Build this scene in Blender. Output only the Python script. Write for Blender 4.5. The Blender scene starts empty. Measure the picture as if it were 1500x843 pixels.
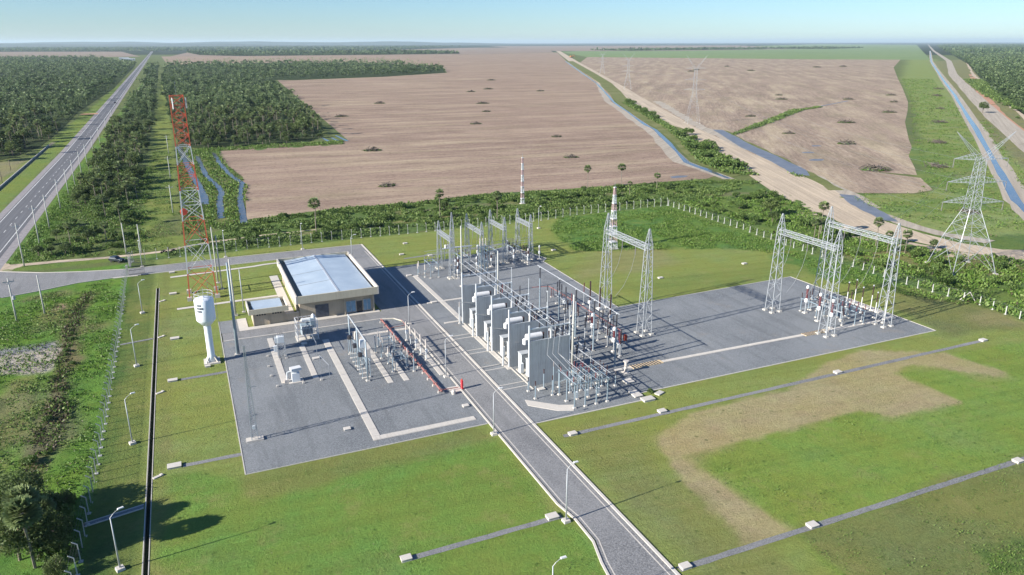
import bpy, math, random
import numpy as np
from mathutils import Matrix, Vector

R = math.radians
random.seed(7)
rng = np.random.default_rng(7)
sc = bpy.context.scene
COL = sc.collection

# ------------------------------------------------------------------ camera
PITCH, ROLL, YAW, FPX = 0.317068688, -0.00198984227, 0.410996654, 1094.47041
CAM_H = 60.0
def cam_axes():
    fw = np.array([math.sin(YAW)*math.cos(PITCH), math.cos(YAW)*math.cos(PITCH), -math.sin(PITCH)])
    r = np.array([math.cos(YAW), -math.sin(YAW), 0.0]); u = np.cross(r, fw)
    c, s = math.cos(ROLL), math.sin(ROLL)
    return c*r+s*u, -s*r+c*u, -fw
_r, _u, _b = cam_axes()
cd = bpy.data.cameras.new('camera'); cam = bpy.data.objects.new('camera', cd); COL.objects.link(cam)
cd.sensor_width = 36.0; cd.sensor_fit = 'HORIZONTAL'; cd.lens = FPX/1500*36
cd.clip_start = 0.5; cd.clip_end = 200000
cam.matrix_world = Matrix(((_r[0], _u[0], _b[0], 0), (_r[1], _u[1], _b[1], 0), (_r[2], _u[2], _b[2], CAM_H), (0, 0, 0, 1)))
sc.camera = cam

# ------------------------------------------------------------------ light
SUN_EL, SUN_AZ = R(25.5), R(264.2)          # azimuth clockwise from +Y
w = bpy.data.worlds.new('World'); sc.world = w; w.use_nodes = True
nt = w.node_tree; nt.nodes.clear()
sky = nt.nodes.new('ShaderNodeTexSky'); sky.sky_type = 'NISHITA'; sky.sun_disc = False
sky.sun_elevation = SUN_EL; sky.sun_rotation = SUN_AZ
sky.altitude = 100; sky.air_density = 1.0; sky.dust_density = 0.1; sky.ozone_density = 4.0
bg = nt.nodes.new('ShaderNodeBackground'); bg.inputs['Strength'].default_value = 0.064
out = nt.nodes.new('ShaderNodeOutputWorld')
mxs = nt.nodes.new('ShaderNodeMix'); mxs.data_type = 'RGBA'; mxs.blend_type = 'MULTIPLY'; mxs.inputs[0].default_value = 1
mxs.inputs[7].default_value = (.70, .89, 1.12, 1); nt.links.new(sky.outputs[0], mxs.inputs[6]); nt.links.new(mxs.outputs[2], bg.inputs[0]); nt.links.new(bg.outputs[0], out.inputs[0])
sd = bpy.data.lights.new('sun', 'SUN'); sd.energy = 5.0; sd.angle = R(0.5); sd.color = (1.0, 0.93, 0.83)
so = bpy.data.objects.new('sun', sd); COL.objects.link(so)
sdir = Vector((math.sin(SUN_AZ)*math.cos(SUN_EL), math.cos(SUN_AZ)*math.cos(SUN_EL), math.sin(SUN_EL)))
so.rotation_euler = sdir.to_track_quat('Z', 'Y').to_euler()
sc.view_settings.view_transform = 'Standard'; sc.view_settings.look = 'None'
sc.view_settings.gamma = 1; sc.view_settings.use_curve_mapping = False
sc.view_settings.exposure = 1.08
sc.render.engine = 'CYCLES'
sc.cycles.use_denoising = True
sc.cycles.max_bounces = 6; sc.cycles.diffuse_bounces = 2; sc.cycles.glossy_bounces = 2
sc.cycles.transmission_bounces = 2; sc.cycles.volume_bounces = 0; sc.cycles.transparent_max_bounces = 8

# ------------------------------------------------------------------ materials
MATS = {}
def nodes(name):
    m = bpy.data.materials.new(name); m.use_nodes = True
    t = m.node_tree; b = t.nodes['Principled BSDF']; MATS[name] = m
    return m, t, b
def N(t, k, **kw):
    n = t.nodes.new(k)
    for a, v in kw.items(): setattr(n, a, v)
    return n
def coords(t, sx=1, sy=1, sz=1, rz=0, obj=False):
    if obj:
        g = N(t, 'ShaderNodeTexCoord'); o = g.outputs['Object']
    else:
        g = N(t, 'ShaderNodeNewGeometry'); o = g.outputs['Position']
    if rz:
        vr = N(t, 'ShaderNodeVectorRotate', rotation_type='Z_AXIS'); vr.inputs['Angle'].default_value = rz; t.links.new(o, vr.inputs[0]); o = vr.outputs[0]
    mp = N(t, 'ShaderNodeMapping'); mp.inputs['Scale'].default_value = (sx, sy, sz)
    t.links.new(o, mp.inputs[0]); return mp.outputs[0]
def noise(t, vec, scale, detail=4, rough=.6):
    n = N(t, 'ShaderNodeTexNoise'); n.inputs['Scale'].default_value = scale
    n.inputs['Detail'].default_value = detail; n.inputs['Roughness'].default_value = rough
    t.links.new(vec, n.inputs['Vector']); return n.outputs['Fac']
def ramp(t, fac, stops):
    r = N(t, 'ShaderNodeValToRGB'); e = r.color_ramp.elements
    while len(e) < len(stops): e.new(0.5)
    for i, (p, c) in enumerate(stops):
        e[i].position = p; e[i].color = (*c, 1) if len(c) == 3 else c
    t.links.new(fac, r.inputs[0]); return r.outputs[0]
def mix(t, fac, a, b, mode='MIX'):
    m = N(t, 'ShaderNodeMix', data_type='RGBA', blend_type=mode)
    for s, v in ((m.inputs[0], fac), (m.inputs[6], a), (m.inputs[7], b)):
        if isinstance(v, (int, float)): s.default_value = v
        elif isinstance(v, tuple): s.default_value = (*v, 1)
        else: t.links.new(v, s)
    return m.outputs[2]
def math_(t, op, a, b=0.0, c=None):
    m = N(t, 'ShaderNodeMath', operation=op)
    for i, v in enumerate((a, b, c)):
        if v is None: continue
        if isinstance(v, (int, float)): m.inputs[i].default_value = v
        else: t.links.new(v, m.inputs[i])
    return m.outputs[0]
def bump(t, b, h, strength, dist):
    n = N(t, 'ShaderNodeBump'); n.inputs['Strength'].default_value = strength; n.inputs['Distance'].default_value = dist
    t.links.new(h, n.inputs['Height']); t.links.new(n.outputs[0], b.inputs['Normal'])
def simple(name, c, rough=.6, metal=0.0, var=.25, scale=1.5, obj=True, bmp=0):
    m, t, b = nodes(name)
    v = coords(t, obj=obj); f = noise(t, v, scale, 5, .65)
    lo = tuple(x*(1-var) for x in c); hi = tuple(min(1, x*(1+var)) for x in c)
    t.links.new(ramp(t, f, [(.3, lo), (.7, hi)]), b.inputs['Base Color'])
    b.inputs['Roughness'].default_value = rough; b.inputs['Metallic'].default_value = metal
    if bmp: bump(t, b, noise(t, v, scale*6, 3), bmp, .02)
    return m
def streaky(name, c, dirt, rough=.7, metal=0.0, amt=.5):
    """painted or galvanised surface with vertical weather streaks"""
    m, t, b = nodes(name)
    v = coords(t, 1.7, 1.7, .12, obj=True); f = noise(t, v, 2.2, 6, .7)
    f2 = noise(t, coords(t, obj=True), .6, 3)
    f = math_(t, 'MULTIPLY', f, math_(t, 'ADD', f2, .5))
    t.links.new(ramp(t, f, [(.35, c), (.35+.4/max(amt, .1)*.5, tuple(a*(1-amt)+d*amt for a, d in zip(c, dirt)))]), b.inputs['Base Color'])
    b.inputs['Roughness'].default_value = rough; b.inputs['Metallic'].default_value = metal
    return m

galv = streaky('galvanised_steel', (.40, .43, .455), (.25, .26, .27), .5, .25, .4)
galv_bright = streaky('bright_galvanised_steel', (.40, .43, .45), (.30, .31, .32), .5, .2, .4)
steel_blue = streaky('blue_grey_paint', (.25, .32, .37), (.17, .2, .22), .5, .1, .4)
concrete = streaky('concrete', (.50, .48, .43), (.27, .25, .21), .9, 0, .5)
conc_pale = streaky('pale_concrete', (.54, .51, .46), (.36, .33, .28), .9, 0, .5)
pole_conc = streaky('pole_concrete', (.46, .47, .44), (.29, .29, .26), .9, 0, .5)
white = streaky('white_paint', (.66, .67, .67), (.45, .43, .39), .45, 0, .4)
tank_white = streaky('tank_white', (.74, .80, .86), (.52, .53, .52), .35, 0, .35)
pale_grey = streaky('pale_grey_paint', (.60, .64, .66), (.42, .43, .42), .45, 0, .35)
trafo_grey = streaky('transformer_grey', (.44, .47, .49), (.28, .28, .28), .45, 0, .4)
brown_ins = simple('brown_porcelain', (.055, .028, .026), .25, 0, .3)
black_ins = simple('dark_polymer', (.035, .035, .042), .4, 0, .3)
grey_ins = simple('grey_porcelain', (.20, .19, .19), .3, 0, .3)
white_ins = simple('pale_porcelain', (.50, .46, .42), .4, 0, .2)
dkred = simple('dark_red_porcelain', (.13, .035, .04), .3, 0, .3)
red = simple('red_paint', (.46, .065, .035), .55, 0, .3)
tower_red = streaky('tower_red', (.66, .13, .06), (.48, .15, .09), .6, 0, .4)
pinkred = simple('faded_red_pipe', (.26, .11, .10), .7, 0, .35)
band_pink = simple('faded_band', (.46, .33, .33), .6, 0, .2)
alu = simple('aluminium_tube', (.48, .50, .52), .4, .3, .15)
dark = simple('dark_glass', (.03, .035, .045), .2, 0, .3)
wire_m = simple('wire', (.35, .36, .36), .5, .5, .1)
beige = streaky('beige_wall', (.43, .37, .28), (.29, .24, .17), .9, 0, .5)
beige_band = streaky('beige_band', (.52, .48, .36), (.36, .32, .23), .9, 0, .5)
blue_glass = simple('blue_panel', (.16, .30, .42), .25, 0, .2)
grey_brown = simple('roller_door_grey', (.10, .11, .13), .6, 0, .3)
bark = simple('bark', (.16, .13, .10), .9, 0, .4, 3)
palm_bark = simple('palm_bark', (.19, .165, .13), .9, 0, .35, 3)
deadwood = simple('dead_wood', (.10, .085, .07), .95, 0, .5, 2)
rubber = simple('rubber', (.02, .02, .02), .8)
car_dark = simple('dark_car_paint', (.03, .04, .05), .25, .3, .1)
skin = simple('skin', (.28, .16, .11), .6)
cloth_a = simple('dark_cloth', (.04, .04, .06), .9)
cloth_b = simple('denim_cloth', (.06, .08, .13), .9)

def roof_mat():
    m, t, b = nodes('metal_roof')
    v = coords(t, obj=True)
    wv = N(t, 'ShaderNodeTexWave', bands_direction='Y'); wv.inputs['Scale'].default_value = 1.9; wv.inputs['Distortion'].default_value = 0
    t.links.new(v, wv.inputs[0])
    f = noise(t, v, .22, 4)
    c = ramp(t, f, [(.35, (.40, .49, .57)), (.65, (.50, .59, .66))])
    c = mix(t, math_(t, 'MULTIPLY', wv.outputs['Fac'], .22), c, (.28, .35, .42))
    t.links.new(c, b.inputs['Base Color']); b.inputs['Roughness'].default_value = .45; b.inputs['Metallic'].default_value = .15
    bump(t, b, wv.outputs['Fac'], .5, .03)
    return m
roofm = roof_mat()

def gravel_mat(name, lo, hi, stain, sscale=.035):
    m, t, b = nodes(name); v = coords(t)
    f = noise(t, v, 4.5, 5, .9); big = noise(t, v, .06, 4, .6); st = noise(t, v, .10, 5, .7)
    f3 = noise(t, v, .9, 3, .7)
    c = ramp(t, f, [(.39, tuple(q*.8 for q in lo)), (.5, tuple((a+b_)/2 for a, b_ in zip(lo, hi))), (.61, tuple(q*1.1 for q in hi))])
    c = mix(t, math_(t, 'MULTIPLY', f3, .35), c, tuple(x*.8 for x in lo), 'MIX')
    c = mix(t, ramp(t, big, [(.38, (0, 0, 0)), (.62, (.35, .35, .35))]), c, hi)
    trk = noise(t, coords(t, .5, .05, 1), .9, 4, .6); c = mix(t, ramp(t, trk, [(.52, (0, 0, 0)), (.64, (.28, .28, .28))]), c, tuple(x*.8 for x in lo))
    c = mix(t, ramp(t, st, [(.60, (0, 0, 0)), (.72, (.45, .45, .45))]), c, stain)
    t.links.new(c, b.inputs['Base Color']); b.inputs['Roughness'].default_value = .95
    bump(t, b, f, .8, .12); return m
gravel = gravel_mat('crushed_stone', (.10, .112, .120), (.285, .30, .308), (.26, .22, .17))
cobble = gravel_mat('road_stone', (.13, .133, .136), (.31, .31, .308), (.29, .26, .22))
strip_stone = gravel_mat('drain_stone', (.12, .125, .13), (.30, .30, .30), (.15, .15, .08))
def asphalt_mat():
    m, t, b = nodes('asphalt'); v = coords(t)
    f = noise(t, v, 2.5, 5, .7); s = noise(t, coords(t, 1.2, .02, 1), 1.0, 4)
    c = ramp(t, f, [(.3, (.085, .087, .092)), (.7, (.125, .127, .132))])
    c = mix(t, ramp(t, s, [(.45, (0, 0, 0)), (.62, (.5, .5, .5))]), c, (.17, .172, .18))
    t.links.new(c, b.inputs['Base Color']); b.inputs['Roughness'].default_value = .8; return m
asphalt = asphalt_mat()
shoulder_m = simple('shoulder_chip', (.24, .225, .225), .95, 0, .25, .8, False)
paint_w = simple('road_paint', (.62, .62, .60), .7, 0, .3, .6, False)
def dirt_mat(name, lo, hi, rz):
    m, t, b = nodes(name); v = coords(t)
    s = noise(t, coords(t, .55, .012, 1, rz), 1.0, 5, .65); f = noise(t, v, 1.1, 6, .75); g = noise(t, v, .04, 3)
    c = ramp(t, math_(t, 'ADD', math_(t, 'MULTIPLY', s, .6), math_(t, 'MULTIPLY', f, .4)), [(.36, lo), (.62, hi)])
    c = mix(t, ramp(t, g, [(.45, (0, 0, 0)), (.7, (.35, .35, .35))]), c, (.30, .25, .20))
    t.links.new(c, b.inputs['Base Color']); b.inputs['Roughness'].default_value = .97; bump(t, b, f, .5, .1); return m
dirt = dirt_mat('pale_dirt', (.30, .24, .17), (.56, .46, .33), R(25))
dirt2 = dirt_mat('grey_dirt', (.26, .225, .175), (.43, .38, .30), R(52))
reddirt = dirt_mat('red_dirt', (.34, .16, .09), (.46, .24, .14), 0)
def water_mat():
    m, t, b = nodes('water'); v = coords(t)
    f = noise(t, v, .35, 3); t.links.new(ramp(t, f, [(.4, (.06, .075, .085)), (.6, (.12, .115, .10))]), b.inputs['Base Color'])
    b.inputs['Roughness'].default_value = .16; b.inputs['IOR'].default_value = 1.38
    bump(t, b, noise(t, v, 1.5, 2), .03, .02); return m
water = water_mat()
muddy = simple('muddy_water', (.15, .155, .165), .42, 0, .25, .2, False)

def ground_mat():
    """colour painted per vertex (what grows or lies where), broken up by noise; mask R crop stubble, G grass, B tall weeds"""
    m, t, b = nodes('ground_cover'); v = coords(t)
    a = N(t, 'ShaderNodeVertexColor', layer_name='Col').outputs[0]
    k = N(t, 'ShaderNodeVertexColor', layer_name='Mask').outputs[0]
    sp = N(t, 'ShaderNodeSeparateColor'); t.links.new(k, sp.inputs[0])
    g1 = noise(t, v, 2.6, 6, .8); g2 = noise(t, v, .28, 5, .7); g3 = noise(t, v, .05, 4, .6); g0 = noise(t, v, .95, 5, .8); rowd = noise(t, coords(t, .12, 1.0, 1), .9, 4, .6)
    hsv = N(t, 'ShaderNodeHueSaturation'); t.links.new(a, hsv.inputs['Color'])
    t.links.new(math_(t, 'ADD', math_(t, 'MULTIPLY', g2, .075), .462), hsv.inputs['Hue'])
    val = math_(t, 'ADD', -.42, math_(t, 'MULTIPLY', g1, 1.25)); val = math_(t, 'ADD', val, math_(t, 'MULTIPLY', g0, .80))
    val = math_(t, 'ADD', val, math_(t, 'MULTIPLY', g2, .45))
    val = math_(t, 'ADD', val, math_(t, 'MULTIPLY', g3, .35))
    t.links.new(val, hsv.inputs['Value'])
    t.links.new(math_(t, 'ADD', .65, math_(t, 'MULTIPLY', g3, .6)), hsv.inputs['Saturation'])
    c = hsv.outputs[0]
    c = mix(t, math_(t, 'MULTIPLY', ramp(t, g3, [(.42, (0, 0, 0)), (.62, (1, 1, 1))]), math_(t, 'MULTIPLY', sp.outputs[1], .45)), c, (.21, .20, .075))
    mow = noise(t, coords(t, .035, .9, 1, R(6)), .55, 3, .6); dry = noise(t, v, .16, 6, .75)
    c = mix(t, math_(t, 'MULTIPLY', ramp(t, mow, [(.48, (0, 0, 0)), (.60, (1, 1, 1))]), math_(t, 'MULTIPLY', sp.outputs[1], .22)), c, (.10, .14, .03))
    c = mix(t, math_(t, 'MULTIPLY', ramp(t, dry, [(.54, (0, 0, 0)), (.68, (1, 1, 1))]), math_(t, 'MULTIPLY', sp.outputs[1], .40)), c, (.27, .24, .10))
    # lone darker tufts
    vo = N(t, 'ShaderNodeTexVoronoi'); vo.inputs['Scale'].default_value = .33; t.links.new(v, vo.inputs['Vector'])
    tuft = ramp(t, math_(t, 'ADD', vo.outputs['Distance'], math_(t, 'MULTIPLY', g1, .25)), [(.17, (1, 1, 1)), (.25, (0, 0, 0))])
    c = mix(t, math_(t, 'MULTIPLY', tuft, .5), c, (.035, .07, .015))
    c = mix(t, math_(t, 'MULTIPLY', ramp(t, g2, [(.5, (0, 0, 0)), (.68, (1, 1, 1))]), math_(t, 'MULTIPLY', sp.outputs[2], .55)), c, (.03, .06, .015))
    c = mix(t, math_(t, 'MULTIPLY', ramp(t, rowd, [(.5, (0, 0, 0)), (.66, (1, 1, 1))]), math_(t, 'MULTIPLY', sp.outputs[0], .7)), c, (.36, .30, .17))
    t.links.new(c, b.inputs['Base Color']); b.inputs['Roughness'].default_value = 1.0
    b.inputs['Specular IOR Level'].default_value = .1
    bump(t, b, math_(t, 'ADD', g1, math_(t, 'MULTIPLY', g2, .6)), .9, .35); return m
ground_m = ground_mat()

def crop_mat(name, rz, lo, mid, hi, straw, rowscale=1.0):
    m, t, b = nodes(name); v = coords(t)
    s1 = noise(t, coords(t, .10*rowscale, .9*rowscale, 1, rz), .55, 5, .7)
    s2 = noise(t, coords(t, .012*rowscale, .10*rowscale, 1, rz), .55, 4, .6)
    f = noise(t, v, 1.3, 5, .8); g = noise(t, v, .018, 5, .65); g4 = noise(t, v, .004, 3)
    x = math_(t, 'ADD', math_(t, 'MULTIPLY', s1, .45), math_(t, 'MULTIPLY', f, .30)); x = math_(t, 'ADD', x, math_(t, 'MULTIPLY', s2, .25))
    c = ramp(t, x, [(.40, lo), (.5, mid), (.60, hi)])
    c = mix(t, ramp(t, s2, [(.48, (0, 0, 0)), (.64, (.42, .42, .42))]), c, straw)
    c = mix(t, ramp(t, g, [(.48, (0, 0, 0)), (.70, (.5, .5, .5))]), c, lo)
    g5 = noise(t, coords(t, .25, 1, 1, rz), .05, 5, .7)
    c = mix(t, ramp(t, g4, [(.45, (0, 0, 0)), (.6, (.35, .35, .35))]), c, tuple(q*1.12 for q in mid))
    c = mix(t, ramp(t, g5, [(.50, (0, 0, 0)), (.66, (.38, .38, .38))]), c, (mid[0]*.72, mid[1]*.84, mid[2]*.66))
    sp_ = noise(t, v, .45, 6, .85)
    c = mix(t, ramp(t, sp_, [(.36, (.75, .75, .75)), (.46, (0, 0, 0))]), c, tuple(q*.62 for q in lo))
    c = mix(t, ramp(t, sp_, [(.55, (0, 0, 0)), (.66, (.6, .6, .6))]), c, straw)
    t.links.new(c, b.inputs['Base Color']); b.inputs['Roughness'].default_value = 1; b.inputs['Specular IOR Level'].default_value = .1
    bump(t, b, x, .7, .4); return m
crop1 = crop_mat('stubble_field', R(4), (.175, .125, .095), (.29, .212, .162), (.42, .328, .25), (.43, .355, .23))
crop2 = crop_mat('harvested_field', R(-54), (.19, .142, .108), (.305, .235, .178), (.46, .37, .28), (.46, .39, .25))
far_soil = crop_mat('far_soil', R(4), (.20, .15, .12), (.26, .20, .16), (.32, .25, .2), (.32, .27, .19), .3)
greenf = crop_mat('young_crop', R(0), (.13, .19, .075), (.17, .24, .095), (.21, .27, .13), (.24, .27, .14), .3)
olive_m = crop_mat('olive_verge', 0, (.10, .12, .04), (.15, .17, .06), (.20, .21, .08), (.24, .22, .12))
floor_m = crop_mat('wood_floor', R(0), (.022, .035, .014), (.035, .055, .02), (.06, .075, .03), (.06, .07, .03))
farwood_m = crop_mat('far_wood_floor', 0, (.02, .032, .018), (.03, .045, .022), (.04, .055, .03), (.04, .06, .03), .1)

def leaf_mat(name, stops, trans=.25):
    m, t, b = nodes(name)
    a = N(t, 'ShaderNodeAttribute', attribute_name='tint').outputs['Fac']
    o = N(t, 'ShaderNodeObjectInfo').outputs['Random']
    x = math_(t, 'ADD', a, math_(t, 'MULTIPLY', math_(t, 'SUBTRACT', o, .5), .22))
    c = ramp(t, x, stops); t.links.new(c, b.inputs['Base Color'])
    b.inputs['Roughness'].default_value = .55; b.inputs['Specular IOR Level'].default_value = .3
    tr = N(t, 'ShaderNodeBsdfTranslucent'); t.links.new(c, tr.inputs[0])
    mx = N(t, 'ShaderNodeMixShader'); mx.inputs[0].default_value = trans
    t.links.new(b.outputs[0], mx.inputs[1]); t.links.new(tr.outputs[0], mx.inputs[2])
    t.links.new(mx.outputs[0], t.nodes['Material Output'].inputs[0]); return m
palm_leaf = leaf_mat('palm_leaves', [(0, (.24, .20, .12)), (.12, (.22, .19, .10)), (.2, (.09, .13, .05)), (.6, (.17, .23, .09)), (1, (.28, .34, .15))], .38)
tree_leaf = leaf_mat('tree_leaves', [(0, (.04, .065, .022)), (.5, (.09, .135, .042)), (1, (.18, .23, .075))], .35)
shrub_leaf = leaf_mat('shrub_leaves', [(0, (.04, .07, .018)), (.5, (.085, .15, .032)), (1, (.17, .23, .065))])
weed_leaf = leaf_mat('weed_leaves', [(0, (.09, .075, .045)), (.14, (.10, .085, .05)), (.2, (.06, .12, .018)), (.6, (.10, .19, .028)), (1, (.18, .25, .065))])
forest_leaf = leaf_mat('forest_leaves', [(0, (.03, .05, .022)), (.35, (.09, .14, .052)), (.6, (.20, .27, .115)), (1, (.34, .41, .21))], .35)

# ------------------------------------------------------------------ helpers
def tag(o, label=None, cat=None, group=None, kind=None):
    if label: o['label'] = label
    if cat: o['category'] = cat
    if group: o['group'] = group
    if kind: o['kind'] = kind
    return o
def thing(name, label, cat, loc=(0, 0, 0), rz=0.0, group=None):
    o = bpy.data.objects.new(name, None); COL.objects.link(o); o.empty_display_size = .3
    o.location = loc; o.rotation_euler = (0, 0, rz)
    return tag(o, label, cat, group)
def copy_tree(o, parent=None):
    c = o.copy(); COL.objects.link(c); c.parent = parent
    for ch in o.children: copy_tree(ch, c)
    return c
def dup(root, loc, rz=0.0, label=None, scale=1.0, group=None):
    c = copy_tree(root); c.location = loc; c.rotation_euler = (0, 0, rz); c.scale = (scale,)*3
    if label: c['label'] = label
    if group: c['group'] = group
    return c

class MB:
    """collects shapes, builds ONE mesh object"""
    def __init__(s): s.v = []; s.f = []; s.m = []; s.mi = 0
    def add(s, vs, fs):
        n = len(s.v); s.v += [tuple(map(float, p)) for p in vs]
        for f in fs: s.f.append(tuple(i+n for i in f)); s.m.append(s.mi)
        return s
    def mat(s, i): s.mi = i; return s
    def box(s, x, y, z, sx, sy, sz, rz=0.0, top=1.0):
        """box with base centre x, y, z"""
        c, q = math.cos(rz), math.sin(rz); vs = []
        for k, sc_ in ((0, 1.0), (1, top)):
            for a, b in ((-1, -1), (1, -1), (1, 1), (-1, 1)):
                px, py = a*sx/2*sc_, b*sy/2*sc_
                vs.append((x+px*c-py*q, y+px*q+py*c, z+k*sz))
        return s.add(vs, [(3, 2, 1, 0), (4, 5, 6, 7), (0, 1, 5, 4), (1, 2, 6, 5), (2, 3, 7, 6), (3, 0, 4, 7)])
    def bar(s, p, q, w=.1, h=None, n=4, w2=None):
        p = np.array(p, float); q = np.array(q, float); d = q-p; L = np.linalg.norm(d)
        if L < 1e-6: return s
        d /= L; up = np.array([0, 0, 1.]) if abs(d[2]) < .95 else np.array([1., 0, 0])
        a = np.cross(d, up); a /= np.linalg.norm(a); b = np.cross(a, d)
        h = w if h is None else h; w2 = w if w2 is None else w2; vs = []
        for P_, k in ((p, 1.0), (q, w2/w)):
            for i in range(n):
                t = 2*math.pi*(i+.5)/n; r = .7071 if n == 4 else .5
                vs.append(P_+a*math.cos(t)*w*r*k+b*math.sin(t)*h*r*k)
        fs = [(i, (i+1) % n, n+(i+1) % n, n+i) for i in range(n)]+[tuple(range(n))[::-1], tuple(range(n, 2*n))]
        return s.add(vs, fs)
    def tube(s, pts, w, n=6):
        for a, b in zip(pts[:-1], pts[1:]): s.bar(a, b, w, n=n)
        return s
    def lathe(s, x, y, z, prof, n=12, axis='z', cap=True):
        """prof: list of (radius, height)"""
        vs = []
        for r, h in prof:
            for i in range(n):
                t = 2*math.pi*i/n; a, b = r*math.cos(t), r*math.sin(t)
                vs.append((x+a, y+b, z+h) if axis == 'z' else ((x+h, y+a, z+b) if axis == 'x' else (x+b, y+h, z+a)))
        m = len(prof); fs = []
        for k in range(m-1):
            for i in range(n): fs.append((k*n+i, k*n+(i+1) % n, (k+1)*n+(i+1) % n, (k+1)*n+i))
        if cap: fs += [tuple(range(n))[::-1], tuple(range((m-1)*n, m*n))]
        return s.add(vs, fs)
    def ins(s, x, y, z, L, r=.12, sheds=None, n=8):
        sheds = sheds or max(4, int(L/.16)); pr = []
        for k in range(sheds):
            h = L*k/sheds; d = L/sheds; pr += [(r*.55, h), (r, h+d*.35), (r*.6, h+d*.7)]
        pr.append((r*.6, L)); return s.lathe(x, y, z, pr, n)
    def poly(s, pts, z0, z1=None):
        n = len(pts)
        if z1 is None: return s.add([(x, y, z0) for x, y in pts], [tuple(range(n))])
        return s.add([(x, y, z0) for x, y in pts]+[(x, y, z1) for x, y in pts],
                     [tuple(range(n))[::-1], tuple(range(n, 2*n))]+[(i, (i+1) % n, n+(i+1) % n, n+i) for i in range(n)])
    def build(s, name, mat, parent=None, smooth=False, world=False, bevel=0):
        me = bpy.data.meshes.new(name); vs = s.v
        if world and parent is not None:
            L = parent.location; vs = [(a-L[0], b-L[1], c-L[2]) for a, b, c in vs]
        me.from_pydata(vs, [], s.f)
        for m in (mat if isinstance(mat, (list, tuple)) else [mat]): me.materials.append(m)
        if any(s.m): me.polygons.foreach_set('material_index', s.m)
        if smooth: me.polygons.foreach_set('use_smooth', [True]*len(s.f))
        me.update()
        o = bpy.data.objects.new(name, me); COL.objects.link(o)
        if parent is not None: o.parent = parent
        if bevel:
            bv = o.modifiers.new('bevel', 'BEVEL'); bv.width = bevel; bv.segments = 2; bv.limit_method = 'ANGLE'
        return o

def np_mesh(name, V, Q, mat, tint=None, tri=False):
    """fast mesh from numpy arrays of verts and quads (or triangles)"""
    k = 3 if tri else 4
    me = bpy.data.meshes.new(name); nf = len(Q)
    me.vertices.add(len(V)); me.vertices.foreach_set('co', np.ascontiguousarray(V, np.float32).ravel())
    me.loops.add(nf*k); me.loops.foreach_set('vertex_index', np.ascontiguousarray(Q, np.int32).ravel())
    me.polygons.add(nf); me.polygons.foreach_set('loop_start', np.arange(0, nf*k, k, dtype=np.int32))
    me.polygons.foreach_set('loop_total', np.full(nf, k, np.int32))
    me.update(calc_edges=True)
    if tint is not None:
        at = me.attributes.new('tint', 'FLOAT', 'FACE'); at.data.foreach_set('value', np.ascontiguousarray(tint, np.float32))
    for m in (mat if isinstance(mat, (list, tuple)) else [mat]): me.materials.append(m)
    return me
def obj(name, me, parent=None, loc=None):
    o = bpy.data.objects.new(name, me); COL.objects.link(o)
    if parent is not None: o.parent = parent
    if loc is not None: o.location = loc
    return o
def sheet(name, pts, z, mat, kind='structure'):
    o = MB().poly(pts, z).build(name, mat); return tag(o, kind=kind)
def ribbon(cl, w, w1=None):
    """outline of a strip of width w around a centre line"""
    cl = [np.array(p, float) for p in cl]; L, Rr = [], []
    for i, p in enumerate(cl):
        d = cl[min(i+1, len(cl)-1)]-cl[max(i-1, 0)]; d /= np.linalg.norm(d); n = np.array([-d[1], d[0]])
        ww = w if w1 is None else w+(w1-w)*i/(len(cl)-1)
        L.append(tuple(p+n*ww/2)); Rr.append(tuple(p-n*ww/2))
    return L, Rr
def strip(name, cl, w, z, mat, w1=None, jitter=0, kind='structure', step=None, z1=None, parent=None):
    if step:
        c2 = []
        for a, b in zip(cl[:-1], cl[1:]):
            a = np.array(a, float); b = np.array(b, float); n = max(1, int(np.linalg.norm(b-a)/step))
            for i in range(n): c2.append(a+(b-a)*i/n)
        c2.append(np.array(cl[-1], float)); cl = c2
    L, Rr = ribbon(cl, w, w1)
    if jitter:
        L = [(x+random.uniform(-jitter, jitter), y+random.uniform(-jitter, jitter)) for x, y in L]
        Rr = [(x+random.uniform(-jitter, jitter), y+random.uniform(-jitter, jitter)) for x, y in Rr]
    m = MB(); n = len(L)
    vs = [(x, y, z) for x, y in L]+[(x, y, z) for x, y in Rr]
    m.add(vs, [(i, n+i, n+i+1, i+1) for i in range(n-1)])
    o = m.build(name, mat, parent); return tag(o, kind=kind) if kind else o

def in_poly(x, y, poly):
    x = np.asarray(x); y = np.asarray(y); c = np.zeros(x.shape, bool); n = len(poly); j = n-1
    for i in range(n):
        xi, yi = poly[i]; xj, yj = poly[j]
        if yi != yj:
            c ^= ((yi > y) != (yj > y)) & (x < (xj-xi)*(y-yi)/(yj-yi)+xi)
        j = i
    return c
def seg_dist(x, y, pts, closed=True):
    d = np.full(np.shape(x), 1e9); n = len(pts)
    for i in range(n if closed else n-1):
        ax, ay = pts[i]; bx, by = pts[(i+1) % n]; vx, vy = bx-ax, by-ay; L = vx*vx+vy*vy+1e-9
        t = np.clip(((x-ax)*vx+(y-ay)*vy)/L, 0, 1); d = np.minimum(d, np.hypot(x-ax-t*vx, y-ay-t*vy))
    return d
_tabs = [np.random.default_rng(s).random((256, 256)) for s in range(6)]
def vnoise(x, y, size, k=0):
    u = np.asarray(x)/size; v = np.asarray(y)/size; i = np.floor(u).astype(int); j = np.floor(v).astype(int)
    f = u-i; g = v-j; f = f*f*(3-2*f); g = g*g*(3-2*g); T = _tabs[k]
    a = T[i % 256, j % 256]; b = T[(i+1) % 256, j % 256]; c = T[i % 256, (j+1) % 256]; d = T[(i+1) % 256, (j+1) % 256]
    return (a*(1-f)+b*f)*(1-g)+(c*(1-f)+d*f)*g
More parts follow.
